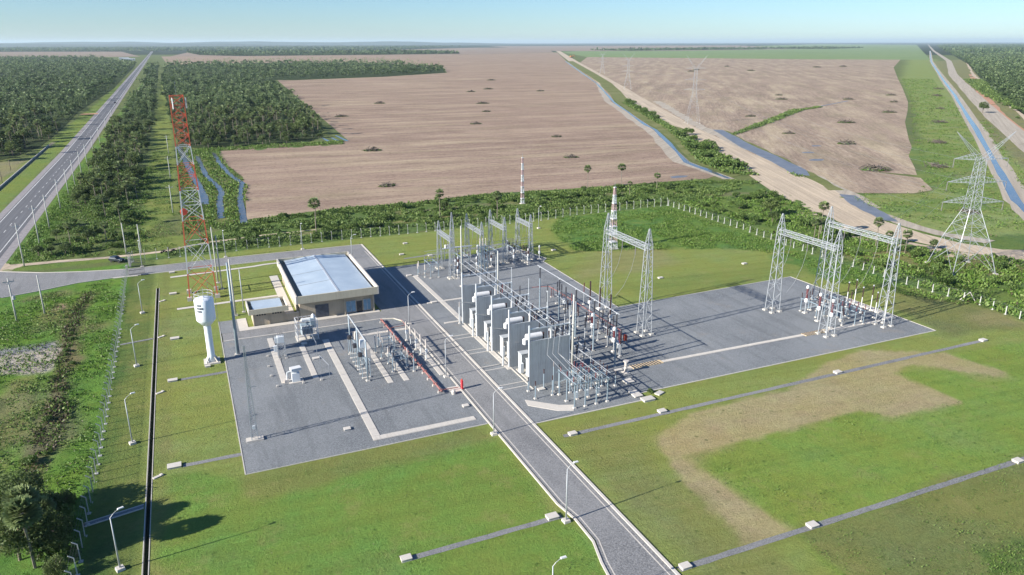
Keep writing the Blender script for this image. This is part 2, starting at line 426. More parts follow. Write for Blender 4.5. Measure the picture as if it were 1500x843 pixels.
def fbm(x, y, size, k=0, o=3):
    s = 0; a = 1; t = 0
    for q in range(o): s = s+a*vnoise(x, y, size/2**q, (k+q) % 6); t += a; a *= .55
    return s/t
def in_view(x, y, m=1.06, z=4.0):
    d0, d1, d2 = x, y, z-CAM_H
    X = d0*_r[0]+d1*_r[1]+d2*_r[2]; Y = d0*_u[0]+d1*_u[1]+d2*_u[2]; Z = -(d0*_b[0]+d1*_b[1]+d2*_b[2])
    return (Z > 1) & (np.abs(X)*FPX < 750*m*Z+6*FPX) & (np.abs(Y)*FPX < 421.5*m*Z+6*FPX)

# ================================================================== the ground
ACC = [(-51, 210.5), (-44, 212), (-37.9, 214.1), (-30, 217.6), (-22, 218.7), (-9, 219), (37.8, 219.4), (37.8, 163.4), (2.6, 163.4), (2.6, 158.8), (36.5, 158.8), (39.3, 157.9), (40.7, 155.6), (41, 152),
       (41, 78), (41.6, 74), (41.6, 69), (40.2, 65), (39.2, 60), (39, 15), (47.1, 15), (47.1, 225.8), (28, 226.3), (7, 226.6), (-9, 225.8), (-19, 225.9), (-30, 228.2), (-40, 231.5), (-51, 237.6)]
D0 = [(-2, 500), (-.5, 450), (1.5, 400), (4, 360), (5.2, 330), (5, 312)]
D1 = [(6.5, 455), (7.5, 410), (8.5, 380), (12, 350), (12.5, 335), (10.5, 315), (9.3, 283)]
D2 = [(15.5, 465), (16.5, 420), (19, 380), (22.3, 354), (19.5, 330), (17.8, 306), (16.2, 272)]
RC = [(4650, 3678), (2200, 1730), (1210, 925), (837, 620), (523, 366), (374, 247), (300, 188), (270, 160)]
DRC = [(600, 985), (335, 452), (276, 320), (246, 253), (230, 218), (216, 190), (212, 170), (215, 148), (226, 134), (245, 127), (290, 121)]
TRACK = [(-50, 241.5), (-46, 243), (-38, 243), (-29, 242), (-18.7, 241.7), (-10, 242.5), (-3.6, 245.2), (2, 248), (20, 251), (40, 252)]
def is_flat(x, y, pad=0.0):
    f = in_poly(x, y, ACC) | (seg_dist(x, y, ACC) < 1.0+pad)
    for L_, w_ in ((D0, 1.5), (D1, 1.15), (D2, 1.1), (RC, 4.6), (DRC, 8.5), (TRACK, 1.7), ([(236, 220), (226, 192), (224, 170), (228, 150)], 4.0), ([(489, 309), (621, 420), (870, 622), (1350, 1010)], 9), ([(-59, 100), (-59, 600)], 7.6)):
        f |= seg_dist(x, y, L_, False) < w_+pad
    return f
base = MB().poly([(-60000, -2000), (60000, -2000), (60000, 60000), (-60000, 60000)], -.6).build('ground', farwood_m); tag(base, kind='structure')

def axis(lo, hi, c0, c1, fine, g):
    a = list(np.arange(c0, c1+fine/2, fine)); s = fine
    x = c1
    while x < hi: s = min(s*(1+g), 400); x += s; a.append(x)
    s = fine; x = c0
    while x > lo: s = min(s*(1+g), 400); x -= s; a.insert(0, x)
    return np.array(a)
gx = axis(-1500, 3200, -62, 215, 1.0, .022); gy = axis(15, 4600, 15, 300, 1.0, .016)
gx = np.unique(np.concatenate([gx[(np.abs(gx+10.5) > .6)], [-10.85, -10.25]]))
GX, GY = np.meshgrid(gx, gy)
colr = np.empty(GX.shape+(3,)); colr[:] = (.10, .135, .045)
mask = np.zeros(GX.shape+(3,)); mask[..., 1] = .6; rough = np.zeros(GX.shape)
def paint(poly, c, soft=1.0, wob=0.0, m=None, rg=None, strength=1.0, line=None, wsize=8):
    x = GX+wob*(fbm(GX, GY, wsize, 1)-.5)*2; y = GY+wob*(fbm(GX, GY, wsize, 3)-.5)*2
    if line is not None: a = np.clip((line-seg_dist(x, y, poly, False))/soft+.5, 0, 1)
    else:
        d = seg_dist(x, y, poly); a = np.clip(np.where(in_poly(x, y, poly), d, -d)/soft+.5, 0, 1)
    a = (a*strength)[..., None]
    colr[:] = colr*(1-a)+np.array(c)*a
    if m is not None: mask[:] = mask*(1-a)+np.array(m)*a
    if rg is not None: rough[:] = rough*(1-a[..., 0])+rg*a[..., 0]
LAWN = (.195, .250, .052); LUSH = (.11, .235, .026); TAN = (.34, .28, .15); WEED = (.090, .21, .022); SCRUB = (.085, .075, .042)
# outside the fences
paint([(-70, 15), (-17, 15), (-17, 232), (-70, 232)], WEED, 1, 0, (0, .5, .8), .32)
for cx, cy, rx, ry in ((-30, 190, 6, 9), (-33, 135, 5, 14), (-36, 120, 5, 10), (-24, 178, 3, 5), (-35, 208, 5, 3), (-33, 150, 3, 5)):
    paint([(cx-rx, cy-ry), (cx+rx, cy-ry*.5), (cx+rx*.7, cy+ry), (cx-rx*.8, cy+ry*.8)], (0.180, 0.173, 0.075), 3, 3, strength=.8)
paint([(-45, 172), (-30, 172.5), (-27.5, 166), (-28.3, 155), (-33, 156), (-41, 162), (-50, 164)], (0.40, 0.36, 0.31), 1.2, 2.5, (0, 0, 0), .05, wsize=5)
paint([(-45, 173), (-30, 173), (-29.5, 169.5), (-45, 168.5)], (0.240, 0.247, 0.255), 1.5, 1.5, (0, 0, 0), .05)
paint([(-33.5, 196), (-30.5, 196), (-30.5, 200), (-33, 201)], (0.286, 0.209, 0.143), 1, 1, (0, 0, 0), .05)
paint([(-26.5, 206), (-28.0, 181), (-26.4, 160), (-26.2, 143), (-26.8, 128), (-27.1, 111), (-27.3, 98)], (0.165, 0.132, 0.075), 2.2, 2.2, (0, .1, .9), .5, line=1.6, strength=.9)
paint([(-27, 140), (-22, 142), (-21.5, 128), (-25, 118), (-30, 122)], (0.150, 0.143, 0.083), 3, 3, (0, .1, 1), .5, strength=.7)
# strips behind the compound
paint([(-17, 233), (168, 236.5), (168, 15), (330, 15), (330, 150), (290, 178), (262, 215), (228, 262), (215, 279), (160, 281.5), (110, 286), (80, 281), (52, 283), (17, 276), (-17, 262)], (0.090, 0.158, 0.033), 2, 2, (0, .5, .9), .30)
paint([(60, 262), (160, 262), (225, 232), (232, 237), (165, 268), (60, 268)], (0.150, 0.165, 0.068), 3, 3, (0, .4, .6), .2)
paint([(30, 246), (90, 250), (150, 249), (150, 252), (90, 254), (30, 250)], (0.180, 0.180, 0.075), 2, 3, (0, .4, .6), .2)
paint([(172, 160), (200, 150), (212, 140), (260, 128), (260, 100), (220, 108), (196, 120), (180, 138)], (0.165, 0.165, 0.063), 4, 4, (0, .5, .9), .2)
# between the highway and the mast's strip
paint([(-51, 237), (-50.5, 460), (-46, 1400), (-38, 1400), (-44, 460), (-42.5, 300), (-40, 244)], (0.098, 0.203, 0.030), 1, 1, (0, .6, .6), .15)
paint([(-43, 243), (-44, 1500), (-15, 1500), (-14, 243)], (0.090, 0.128, 0.039), 2, 2, (0, .4, 1), .4)
paint([(-17, 243), (-18.5, 1500), (-9, 1500), (-5, 430), (-3, 262), (-3, 243)], (0.158, 0.217, 0.042), 2, 2, (0, 1, .5), .12)
paint([(-19, 262), (6, 262), (17, 270), (17, 300), (22, 350), (17, 400), (16, 462), (-5, 462), (-5, 300)], (0.128, 0.158, 0.051), 2, 1, (0, .6, .9), .25)
paint([(13, 462), (94, 470), (94, 486), (10, 484)], (0.090, 0.158, 0.038), 3, 2, (0, .5, .8), .2)
paint([(-48, 237.5), (-46, 243), (-19, 241.5), (-4, 243), (-2, 239.5), (-15, 236), (-20, 237), (-40, 235)], (0.112, 0.188, 0.033), 1, 1, (0, .6, .6), .1)
# beyond the highway
paint([(-66, 230), (-66, 1500), (-78, 1500), (-78, 230)], (0.143, 0.217, 0.036), 2, 1.5, (0, .8, .3), .05)
paint([(-90, 300), (-78, 300), (-78, 474), (-102, 474), (-120, 430)], (0.225, 0.210, 0.105), 3, 3, (0, .4, .3), .05)
paint([(-76.5, 360), (-74.5, 360), (-74.5, 560), (-76.5, 560)], (0.242, 0.209, 0.165), 1, 0, (0, 0, 0), 0)
# mown lawn inside the fences
paint([(-17, 15), (168, 15), (168, 236), (70, 234), (-17, 233)], LAWN, .8, 0, (0, 1, 0), .025)
paint([(-17, 15), (-11.5, 15), (-11.5, 233), (-17, 233)], (0.120, 0.173, 0.036), .8, .5, (0, 1, .2), .05)
paint([(-17.5, 15), (-14.5, 15), (-15.5, 140), (-17.5, 233)], (0.075, 0.143, 0.027), 1.5, 1, (0, 1, .5), .10)
paint([(-10, 15), (-7.7, 15), (-7.6, 233), (-10, 233)], (0.177, 0.210, 0.051), 1.2, .4, (0, 1, 0), .03)
paint([(-8, 15), (44, 15), (41, 78), (40, 103), (2.5, 102.5), (-8, 108)], (0.125, 0.24, 0.032), 2, 3, (0, 1, 0), .03)
paint([(2, 96), (40, 98), (40, 103), (2, 103)], (0.173, 0.177, 0.054), 2, 2, strength=.7)
paint([(61, 15), (168, 15), (168, 90), (137, 92), (131, 86), (118, 91), (119, 77), (104, 77.5), (100, 81.5), (64, 81), (66, 61), (61, 40)], (0.165, 0.27, 0.036), .8, .6, (0, 1, .35), .05)
paint([(48, 15), (61, 15), (66, 60.8), (166, 59.5), (166, 15)], (0.150, 0.183, 0.051), 1.5, 2, (0, 1, 0), .03)
paint([(58, 60), (66, 60.5), (64.5, 70), (64, 81), (100, 81.5), (104, 77.4), (119.5, 76.6), (119, 90), (125, 92), (136, 80.6), (139, 82), (136.5, 93), (122, 101), (110, 99), (95, 92.5), (75, 92.8), (63, 88), (60, 76)], TAN, .6, .8, (0, .3, 0), .02, strength=.85, wsize=3)
for a, s_ in (([(63, 79), (62, 88), (70, 90), (78, 88), (72, 82)], .8), ([(78, 82), (100, 82), (102, 90), (90, 91), (80, 88)], .45), ([(102, 77.5), (119, 76.8), (118.6, 80), (108, 82)], .75), ([(112, 80), (119, 79), (118, 91), (113, 93)], .5), ([(61, 62), (65, 62), (64, 78), (61, 76)], .6), ([(131, 81.5), (138, 81), (137, 84), (132, 92), (129, 90)], .5)):
    paint(a, TAN, 3, 2, strength=s_)
paint([(50, 15), (60, 15), (60, 96), (50, 96)], (0.173, 0.173, 0.063), 3, 3, strength=.5)
paint([(90, 165), (128, 170), (128, 190), (112, 196), (104, 182)], (0.247, 0.225, 0.105), 5, 5, strength=.6)
paint([(100, 146), (165, 147), (160, 158), (100, 158)], (0.128, 0.188, 0.038), 4, 3, strength=.6)
paint([(104, 192), (120, 186), (150, 175), (166, 165), (168, 150), (168, 236), (120, 235), (109, 218)], (0.083, 0.188, 0.027), 3, 3, (0, .8, .9), .30)
paint([(150, 140), (168, 125), (168, 165), (155, 165)], (0.075, 0.173, 0.027), 3, 3, (0, .8, .8), .25)
paint([(146, 98), (168, 96), (168, 125), (150, 120)], (0.150, 0.173, 0.053), 3, 3, (0, 1, .3), .08)
paint([(158, 100), (168, 98), (168, 106), (160, 107)], (0.270, 0.232, 0.120), 3, 3, strength=.6)
paint([(76, 42), (95, 40), (95, 46), (84, 48.5)], (.11, .18, .035), 1.5, 1.5, (0, .8, 1), .3)
# meadow on the right
paint([(243, 220), (257, 222), (276, 213), (300, 220), (340, 255), (410, 318), (698, 560), (1142, 950), (2500, 2060), (2560, 2000), (1210, 915), (560, 390), (430, 270), (330, 190), (280, 150), (225, 150), (222, 172)], (.20, .27, .075), 3, 4, (0, 1, .7), .15, wsize=20)
paint([(228, 195), (260, 205), (290, 200), (300, 230), (340, 262), (360, 290), (400, 320), (430, 330), (420, 300), (340, 225), (300, 185), (262, 180)], (.12, .21, .04), 5, 5, (0, 1, .8), .2, strength=.8, wsize=20)
for t_ in np.linspace(0, 1, 9):
    cx, cy = 330+500*t_, 235+385*t_
    paint([(cx, cy-4), (cx+22, cy), (cx+20, cy+7), (cx-3, cy+5)], (0.225, 0.210, 0.120), 4, 4, strength=.5)
paint([(330, 190), (523, 366), (837, 620), (1210, 925), (2200, 1730), (2600, 1900), (1400, 950), (900, 590), (620, 360), (560, 320), (430, 240), (350, 180)], (.19, .19, .085), 4, 4, (0, .8, .8), .15, wsize=20)
paint([(700, 440), (960, 650), (1350, 960), (1420, 930), (980, 600), (760, 430)], (.26, .22, .14), 6, 6, (0, .3, .6), .1, strength=.6, wsize=20)
rr = rough
relief = rr*((fbm(GX, GY, 2.6, 0, 3)-.45)*2.2 + (fbm(GX, GY, 9, 2, 2)-.5)*1.6)
ZZ = np.where(rr > .08, np.maximum(relief, -.05*0)+0.0, 0)
ZZ[np.abs(GX+10.5) < 1.2] = 0
ZZ[is_flat(GX, GY, .6)] = 0
ny_, nx_ = GX.shape
V = np.stack([GX, GY, ZZ], -1).reshape(-1, 3)
I = np.arange(nx_*ny_).reshape(ny_, nx_)
Q = np.stack([I[:-1, :-1], I[:-1, 1:], I[1:, 1:], I[1:, :-1]], -1)
cxm = (GX[:-1, :-1]+GX[:-1, 1:])/2; cym = (GY[:-1, :-1]+GY[1:, :-1])/2
hole = (cxm > -10.85) & (cxm < -10.25) & (cym > 58) & (cym < 204)
gm = np_mesh('ground', V, Q[~hole].reshape(-1, 4), ground_m)
for nm, arr in (('Col', colr), ('Mask', mask)):
    ca = gm.color_attributes.new(nm, 'FLOAT_COLOR', 'POINT')
    ca.data.foreach_set('color', np.concatenate([arr.reshape(-1, 3), np.ones((V.shape[0], 1))], 1).astype(np.float32).ravel())
gm.polygons.foreach_set('use_smooth', [True]*len(gm.polygons))
tag(obj('ground', gm), kind='structure')

# ------------------------------------------------------------------ fields and far land
Z1 = .05
sheet('crop_field', [(17.5, 277), (52, 283.4), (79, 281.5), (110, 287), (161, 281.3), (220, 279), (229, 284), (243, 323), (314, 461), (422, 697), (592, 1010), (1205, 2307), (2200, 4340), (1486, 3854), (0, 4017), (-40, 4000), (-12, 2492), (300, 2590), (611, 2424), (615, 1830), (523, 1536), (352, 1404), (184, 1341), (160, 1358), (98, 486), (78, 484), (54, 500), (45, 480), (22, 479), (18, 462), (19, 420), (24, 372), (20, 310)], Z1, crop1)
sheet('harvested_field', [(262, 300), (247, 232), (257, 224), (276, 215), (290, 217), (311, 240), (305, 262), (316, 246), (334, 262), (366, 292), (400, 318), (430, 345), (520, 423), (612, 497), (698, 568), (900, 744), (1142, 957), (1615, 1370), (2400, 2010), (1640, 2890), (1615, 2905), (1060, 1960), (600, 985), (352, 480)], Z1, crop2)
sheet('young_crop_field', [(1620, 2915), (2100, 2150), (2400, 1890), (13500, 11000), (16000, 16000), (2400, 4700)], Z1+.05, greenf)
sheet('far_field', [(2500, 4950), (3400, 4700), (5200, 5300), (9500, 11500), (5000, 12500)], Z1+.3, far_soil)
sheet('far_field', [(-1500, 7000), (-330, 6460), (-130, 4050), (-300, 3980), (-1100, 4350)], Z1+.1, far_soil)
sheet('far_field', [(0, 4030), (1486, 3870), (2180, 4350), (4200, 8600), (3300, 8800), (2000, 6900), (700, 5900), (150, 6300)], Z1+.15, far_soil)

# roads --------------------------------------------------------------------
def hx(y): return -57.3-(0 if y < 500 else .0108*(y-500))
ys = [150, 200, 237, 300, 400, 500, 800, 1200, 2000, 3000, 4500, 6500, 9000]
strip('highway_shoulder', [(hx(y)-.9, y) for y in ys], 14.6, .02, shoulder_m)
strip('highway', [(hx(y)-1.0, y) for y in ys], 9.6, .05, asphalt)
tag(MB().poly([(-61, 150), (-62.1, 150), (-63.1, 500), (-62, 500)], .02).build('verge', shoulder_m), kind='structure')
m = MB()
for off in (-5.2, 2.6):
    L, Rr = ribbon([(hx(y)+off, y) for y in ys], .16, .5)
    n0 = len(L); m.add([(x, y, .06) for x, y in L]+[(x, y, .06) for x, y in Rr], [(i, n0+i, n0+i+1, i+1) for i in range(n0-1)])
y = 180
while y < 1800:
    x = hx(y)+.05-1.2; m.poly([(x-.09, y), (x+.09, y), (x+.09, y+4), (x-.09, y+4)], .06); y += 11
tag(m.build('road_markings', paint_w), kind='structure')

# access road of the station, one stone surface with kerbs
ACC = [(-51, 210.5), (-44, 212), (-37.9, 214.1), (-30, 217.6), (-22, 218.7), (-9, 219), (37.8, 219.4), (37.8, 163.4), (2.6, 163.4), (2.6, 158.8), (36.5, 158.8), (39.3, 157.9), (40.7, 155.6), (41, 152),
       (41, 78), (41.6, 74), (41.6, 69), (40.2, 65), (39.2, 60), (39, 15), (47.1, 15), (47.1, 225.8), (28, 226.3), (7, 226.6), (-9, 225.8), (-19, 225.9), (-30, 228.2), (-40, 231.5), (-51, 237.6)]
sheet('access_road', ACC, .06, cobble)
def kerb(name, pts, w=.32, h=.14, mat_=None, label=None):
    L, Rr = ribbon(pts, w); m = MB(); n = len(L)
    vs = [(x, y, -.05) for x, y in L]+[(x, y, -.05) for x, y in Rr]+[(x, y, h) for x, y in L]+[(x, y, h) for x, y in Rr]
    fs = []
    for i in range(n-1):
        fs += [(2*n+i, 3*n+i, 3*n+i+1, 2*n+i+1), (i, 2*n+i, 2*n+i+1, i+1), (n+i, n+i+1, 3*n+i+1, 3*n+i)]
    m.add(vs, fs); o = m.build(name, mat_ or conc_pale); return tag(o, kind='structure')
kerb('road_kerb', [(47.3, 15), (47.3, 226)], .42, .17)
kerb('road_kerb', [(46.4, 15), (46.4, 218)], .16, .075)
kerb('road_kerb', [(39, 15), (39.2, 60), (40.1, 65), (41.2, 69), (41.3, 74), (40.7, 78), (40.7, 152), (40.5, 155.4), (39.2, 157.6), (36.5, 158.5), (2.6, 158.5)], .30, .17)
kerb('road_kerb', [(40.0, 60), (40.9, 65), (42.0, 69), (42.1, 74), (41.5, 78), (41.5, 150)], .14, .075)
kerb('road_kerb', [(47.4, 226.1), (28, 226.6), (7, 226.9), (-9, 226.1), (-19, 226.2), (-30, 228.5), (-40, 231.8), (-51, 237.9)], .25, .15)
kerb('road_kerb', [(-46, 211.2), (-38, 213.8), (-30, 217.3), (-22, 218.4), (-9, 218.7), (37, 219.1)], .22, .15)
dp = [(-50, 241.5), (-46, 243), (-38, 243), (-29, 242), (-18.7, 241.7), (-10, 242.5), (-3.6, 245.2), (2, 248), (20, 251), (40, 252)]
strip('dirt_track', dp, 3.0, .035, dirt, 1.0, .15, step=2)
sheet('dirt_track', [(-51, 238.2), (-51, 247), (-49, 244.8), (-46, 244.4), (-46, 241.5), (-48, 238)], .045, dirt)

# dirt roads and canals ------------------------------------------------------
def poly_sheet_lr(name, Lp, Rp, z, mat_, jit=0):
    m = MB(); n = len(Lp)
    m.add([(x+random.uniform(-jit, jit), y, z) for x, y in Lp]+[(x+random.uniform(-jit, jit), y, z) for x, y in Rp], [(i, n+i, n+i+1, i+1) for i in range(n-1)])
    return tag(m.build(name, mat_), kind='structure')
def lr(cl, wl, wr):
    """densify a centre line given with left/right offsets"""
    return cl
DR_L = [(4177, 8390), (1180, 2240), (574, 990), (440, 705), (319, 441), (262, 315), (232, 256), (219, 228), (212, 205), (206, 184), (206, 165), (209, 146), (217, 132), (235, 125), (290, 118)]
DR_R = [(4203, 8368), (1200, 2215), (600, 975), (460, 690), (350, 462), (292, 330), (262, 250), (244, 222), (231, 200), (222, 182), (219, 165), (219, 152), (223, 141), (240, 132), (290, 124)]
def dens(P_, q=4):
    o = []
    for a, b in zip(P_[:-1], P_[1:]):
        for i in range(q): o.append((a[0]+(b[0]-a[0])*i/q, a[1]+(b[1]-a[1])*i/q))
    return o+[P_[-1]]
poly_sheet_lr('dirt_road', dens(DR_L), dens(DR_R), .11, dirt, .5)
strip('dirt_road', [(470, 690), (356, 466), (300, 338), (268, 262), (248, 222), (236, 202)], 9, .105, dirt2, step=7, jitter=1.8)
strip('dirt_road', [(208, 210), (200, 186), (199, 166), (204, 146), (214, 131), (236, 121)], 8, .105, dirt, step=5, jitter=1.6)
poly_sheet_lr('water', dens([(1198, 2305), (593, 1038), (419, 695), (327.5, 499), (312, 460), (240, 324), (228, 275)]), dens([(1201, 2303), (595, 1036), (421, 694), (329.5, 498), (314.5, 459.5), (243, 323.5), (231, 274.5)]), .10, water, .8)
strip('channel_bank', [(598, 1040), (419, 705), (311, 466), (240, 328), (228, 274)], 7, .08, dirt2, step=25, jitter=1.2)
poly_sheet_lr('canal_verge', dens([(1204, 2302), (597, 1034), (422.5, 692), (331, 497), (316, 458.5), (245, 322), (233, 276)]), dens([(1222, 2290), (612, 1018), (434, 684), (346, 490), (333, 455), (272, 340), (246, 284)]), .13, olive_m, 1.6)
poly_sheet_lr('water', dens([(350, 442), (307, 360), (275, 291), (264, 271)]), dens([(356, 438), (314.5, 355.5), (283, 285), (269, 265)]), .14, muddy, .6)
poly_sheet_lr('water', dens([(246, 226), (236, 212), (229, 198), (223, 184)]), dens([(250, 221), (241, 207), (234, 193), (226, 180)]), .15, muddy, .3)
strip('canal_verge', [(352, 434), (322, 374), (296, 318), (276, 282), (262, 252), (252, 232)], 7, .12, olive_m, step=10, jitter=1.2)
poly_sheet_lr('channel_bed', dens([(227, 190), (222, 176), (221, 162), (226, 148)]), dens([(233, 190), (228, 174), (227, 162), (232, 149)]), .13, dirt2, .3)
# right road with its canal
def off(p, dx, dy): return [(a+dx, b+dy) for a, b in p]
RC = [(4650, 3678), (2200, 1730), (1210, 925), (837, 620), (523, 366), (374, 247), (300, 188), (270, 160)]
poly_sheet_lr('channel_bank', dens(off(RC, -2.9, 2.9)), dens(off(RC, 4.2, -4.2)), .09, dirt2, 1)
poly_sheet_lr('water', dens(off(RC, -1.15, 1.15)), dens(off(RC, 1.15, -1.15)), .13, water, .6)
RRd = [(16700, 13300), (4700, 3690), (2300, 1745), (1350, 1010), (870, 622), (621, 420), (489, 309), (420, 250)]
strip('dirt_road', RRd[::-1], 15, .10, dirt2, step=40, jitter=.6)
strip('dirt_road', [(2400, 1760), (1350, 968), (960, 660), (700, 455), (560, 345)], 5, .12, dirt, step=30, jitter=1.5)
strip('verge', [(1400, 1010), (930, 655), (640, 428), (500, 312)], 8, .07, reddirt, step=30, jitter=1)
# ditches beside the palm wood
strip('water', [(-2, 500), (-.5, 450), (1.5, 400), (4, 360), (5.2, 330), (5, 312)], 3.0, .09, water, 3.2, .12, step=10)
strip('water', [(6.5, 455), (7.5, 410), (8.5, 380), (12, 350), (12.5, 335), (10.5, 315), (9.3, 283)], 2.4, .09, water, 2.6, .12, step=10)
strip('water', [(15.5, 465), (16.5, 420), (19, 380), (22.3, 354), (19.5, 330), (17.8, 306), (16.2, 272)], 2.4, .09, water, 2.4, .12, step=10)
for a, b_ in (((86, 490), (85, 512)), ((91.5, 489), (91, 508)), ((97, 486), (96, 520))): strip('water', [a, b_], 2.2, .12, water, 1.4)
strip('water', [(84, 700), (83, 740)], 3, .12, water, 1.5)
sheet('puddle', [(206, 286), (213, 286), (217, 289), (212, 291), (207, 290)], .08, muddy)
for cx, cy, s_ in ((326, 325, 4), (309, 302, 4.5), (352, 345, 4), (374, 343, 4)):
    sheet('puddle', [(cx+s_*math.cos(t)*random.uniform(.7, 1.2), cy+s_*.6*math.sin(t)*random.uniform(.7, 1.2)) for t in np.linspace(0, 5.7, 10)], .08, muddy)
poly_sheet_lr('water', [(430, 473), (540, 549), (655, 608)], [(431, 471), (541, 547), (656, 606)], .1, muddy)
strip('dirt_track', [(-66, 776), (-72, 776), (-80, 774)], 14, .1, reddirt, 8)

# ------------------------------------------------------------------ yard stone
sheet('gravel_yard', [(2.4, 103.0), (40.5, 103.0), (40.5, 154.5), (39.2, 157.2), (36.4, 158.3), (2.4, 158.3)], .05, gravel)
sheet('gravel_yard', [(2.4, 163.5), (8.2, 163.5), (8.2, 171.5), (2.4, 171.5)], .05, gravel)
sheet('gravel_yard', [(47.55, 99.9), (68.7, 99.9), (68.7, 102.5), (145.4, 102.5), (145.0, 145.6), (90.2, 143.5), (91.0, 186), (93.0, 188.5), (88.5, 206.5), (77, 201.5), (58, 198.3), (47.55, 198.3)], .05, gravel)
kerb('yard_edging', [(2.3, 171.5), (2.3, 102.9), (40.4, 102.9)], .18, .10, concrete)
kerb('yard_edging', [(47.6, 99.8), (68.8, 99.8), (68.8, 102.4), (145.5, 102.4), (145.1, 145.7), (90.1, 143.6), (90.9, 186), (93.2, 188.6), (88.6, 206.7)], .2, .10, conc_pale)
# stone drains across the lawn with their pits
DRAINS = [((-6, 109.3), (2.3, 109.2)), ((-6, 142), (2.3, 142.2)), ((19, 75.2), (40, 75.4)), ((50, 94.2), (150, 94.4)), ((48, 60.3), (160, 59.8)), ((55, 205), (90, 209))]
for a, b_ in DRAINS: strip('stone_drain', [a, b_], .95, .03, strip_stone, jitter=.06, step=2)
strip('walkway', [(-7.6, 212.8), (14, 214.6), (17, 215.4), (20.5, 215.5), (21, 213)], 1.3, .06, conc_pale)
strip('walkway', [(-6.2, 184.6), (8, 185.2), (18.4, 185.4)], 1.3, .06, conc_pale)
sheet('walkway', [(16.9, 203), (19.0, 203), (19.0, 163.6), (16.9, 163.6)], .07, conc_pale)
sheet('pavement', [(6.2, 163.4), (37.5, 163.4), (37.5, 165.0), (8.2, 165.2), (8.2, 171.6), (6.2, 171.6)], .09, conc_pale)

# haze ---------------------------------------------------------------------
hm = bpy.data.materials.new('haze'); hm.use_nodes = True; hm.node_tree.nodes.clear()
pv = hm.node_tree.nodes.new('ShaderNodeVolumePrincipled'); pv.inputs['Color'].default_value = (.72, .90, 1.0, 1)
pv.inputs['Density'].default_value = 3.6e-5; pv.inputs['Anisotropy'].default_value = .1
ho = hm.node_tree.nodes.new('ShaderNodeOutputMaterial'); hm.node_tree.links.new(pv.outputs[0], ho.inputs['Volume'])
HAZE = MB(); HAZE.add([(x, y, z) for z in (-2.6, 190) for x, y in ((-61000, -3000), (61000, -3000), (61000, 61000), (-61000, 61000))],
    [(3, 2, 1, 0), (4, 5, 6, 7), (0, 1, 5, 4), (1, 2, 6, 5), (2, 3, 7, 6), (3, 0, 4, 7)])
tag(HAZE.build('haze', hm), 'thin pale haze lying over the whole plain', 'haze', kind='stuff')
# low hills on the horizon
def hills(name, R0, a0, a1, hmax, sd_):
    n = 160; vs = []; fs = []
    for i in range(n+1):
        a = R(a0+(a1-a0)*i/n); u = i/n
        h = hmax*(.35+.65*float(fbm(u*30+sd_, 0, 4, sd_ % 5)))*min(1, u*8, (1-u)*5)
        for rr_, hh in ((R0, -.5), (R0+900, h*.9+.5), (R0+2500, h+.6), (R0+5000, -.5)): vs.append((math.sin(a)*rr_, math.cos(a)*rr_, hh))
    for i in range(n):
        for k in range(3): fs.append((4*i+k, 4*i+k+1, 4*i+4+k+1, 4*i+4+k))
    return tag(MB().add(vs, fs).build(name, farwood_m, smooth=True), kind='structure')
hills('hills', 24000, -14, 25, 130, 1)
hills('hills', 19000, -14, 8, 60, 3)

# ================================================================== plants
def kites(P0, D, S, L, W_, mid=.6):
    """quads: base P0, direction D, side S, length L, width W_"""
    L = np.asarray(L)[..., None]; W_ = np.asarray(W_)[..., None]
    a = P0; b = P0+D*L*mid+S*W_/2; c = P0+D*L; d = P0+D*L*mid-S*W_/2
    return np.stack([a, b, c, d], -2).reshape(-1, 4, 3)
def unit(v): return v/np.maximum(np.linalg.norm(v, axis=-1, keepdims=True), 1e-9)
def rand_dirs(n, g, zlo=-1.0):
    z = g.uniform(zlo, 1, n); t = g.uniform(0, 2*math.pi, n); r = np.sqrt(1-z*z)
    return np.stack([r*np.cos(t), r*np.sin(t), z], -1)
def palm_parts(g, H=9.0, r=1.7, n=46, fingers=3, skirt=14):
    """fan palm: returns crown quads, tints, trunk quads"""
    D = rand_dirs(n, g, -.6); up = np.array([0, 0, 1.]); S = unit(np.cross(D, up+g.normal(0, .25, (n, 3))))
    base = np.array([0, 0, H])+D*.15; Q, T = [], []
    for k in range(fingers):
        a = (k-(fingers-1)/2)*.55; Dk = unit(D*math.cos(a)+S*math.sin(a)); Sk = unit(np.cross(Dk, np.cross(D, S)))
        st = base+D*(r*.42)
        Q.append(kites(st, Dk, Sk, r*.62*g.uniform(.8, 1.15, n), np.full(n, r*.34), .55)); T.append(g.uniform(.35, .85, n)+.15*D[:, 2])
    if skirt:
        D2 = rand_dirs(skirt, g, -1); D2[:, 2] = -np.abs(D2[:, 2])*1.2-.5; D2 = unit(D2); S2 = unit(np.cross(D2, up+g.normal(0, .2, (skirt, 3))))
        Q.append(kites(np.array([0, 0, H-.1])+D2*.1, D2, S2, r*g.uniform(.6, 1.0, skirt), np.full(skirt, r*.4), .7)); T.append(g.uniform(0, .14, skirt))
    TR = trunk_quads(g, H, .16, .13, 4, 5 if fingers > 1 else 3)
    return np.concatenate(Q), np.concatenate(T), TR
def trunk_quads(g, H, r0, r1, seg=4, n=6, lean=.25):
    px, py = 0.0, 0.0; rings = []
    for k in range(seg+1):
        rr_ = r0+(r1-r0)*k/seg; t = np.arange(n)/n*2*math.pi
        rings.append(np.stack([px+rr_*np.cos(t), py+rr_*np.sin(t), np.full(n, H*k/seg)], -1))
        if k < seg-1: px += g.uniform(-lean, lean)*.5; py += g.uniform(-lean, lean)*.5
        else: px *= 0; py *= 0
    Q = []
    for a, b in zip(rings[:-1], rings[1:]):
        for i in range(n): Q.append([a[i], a[(i+1) % n], b[(i+1) % n], b[i]])
    return np.array(Q)
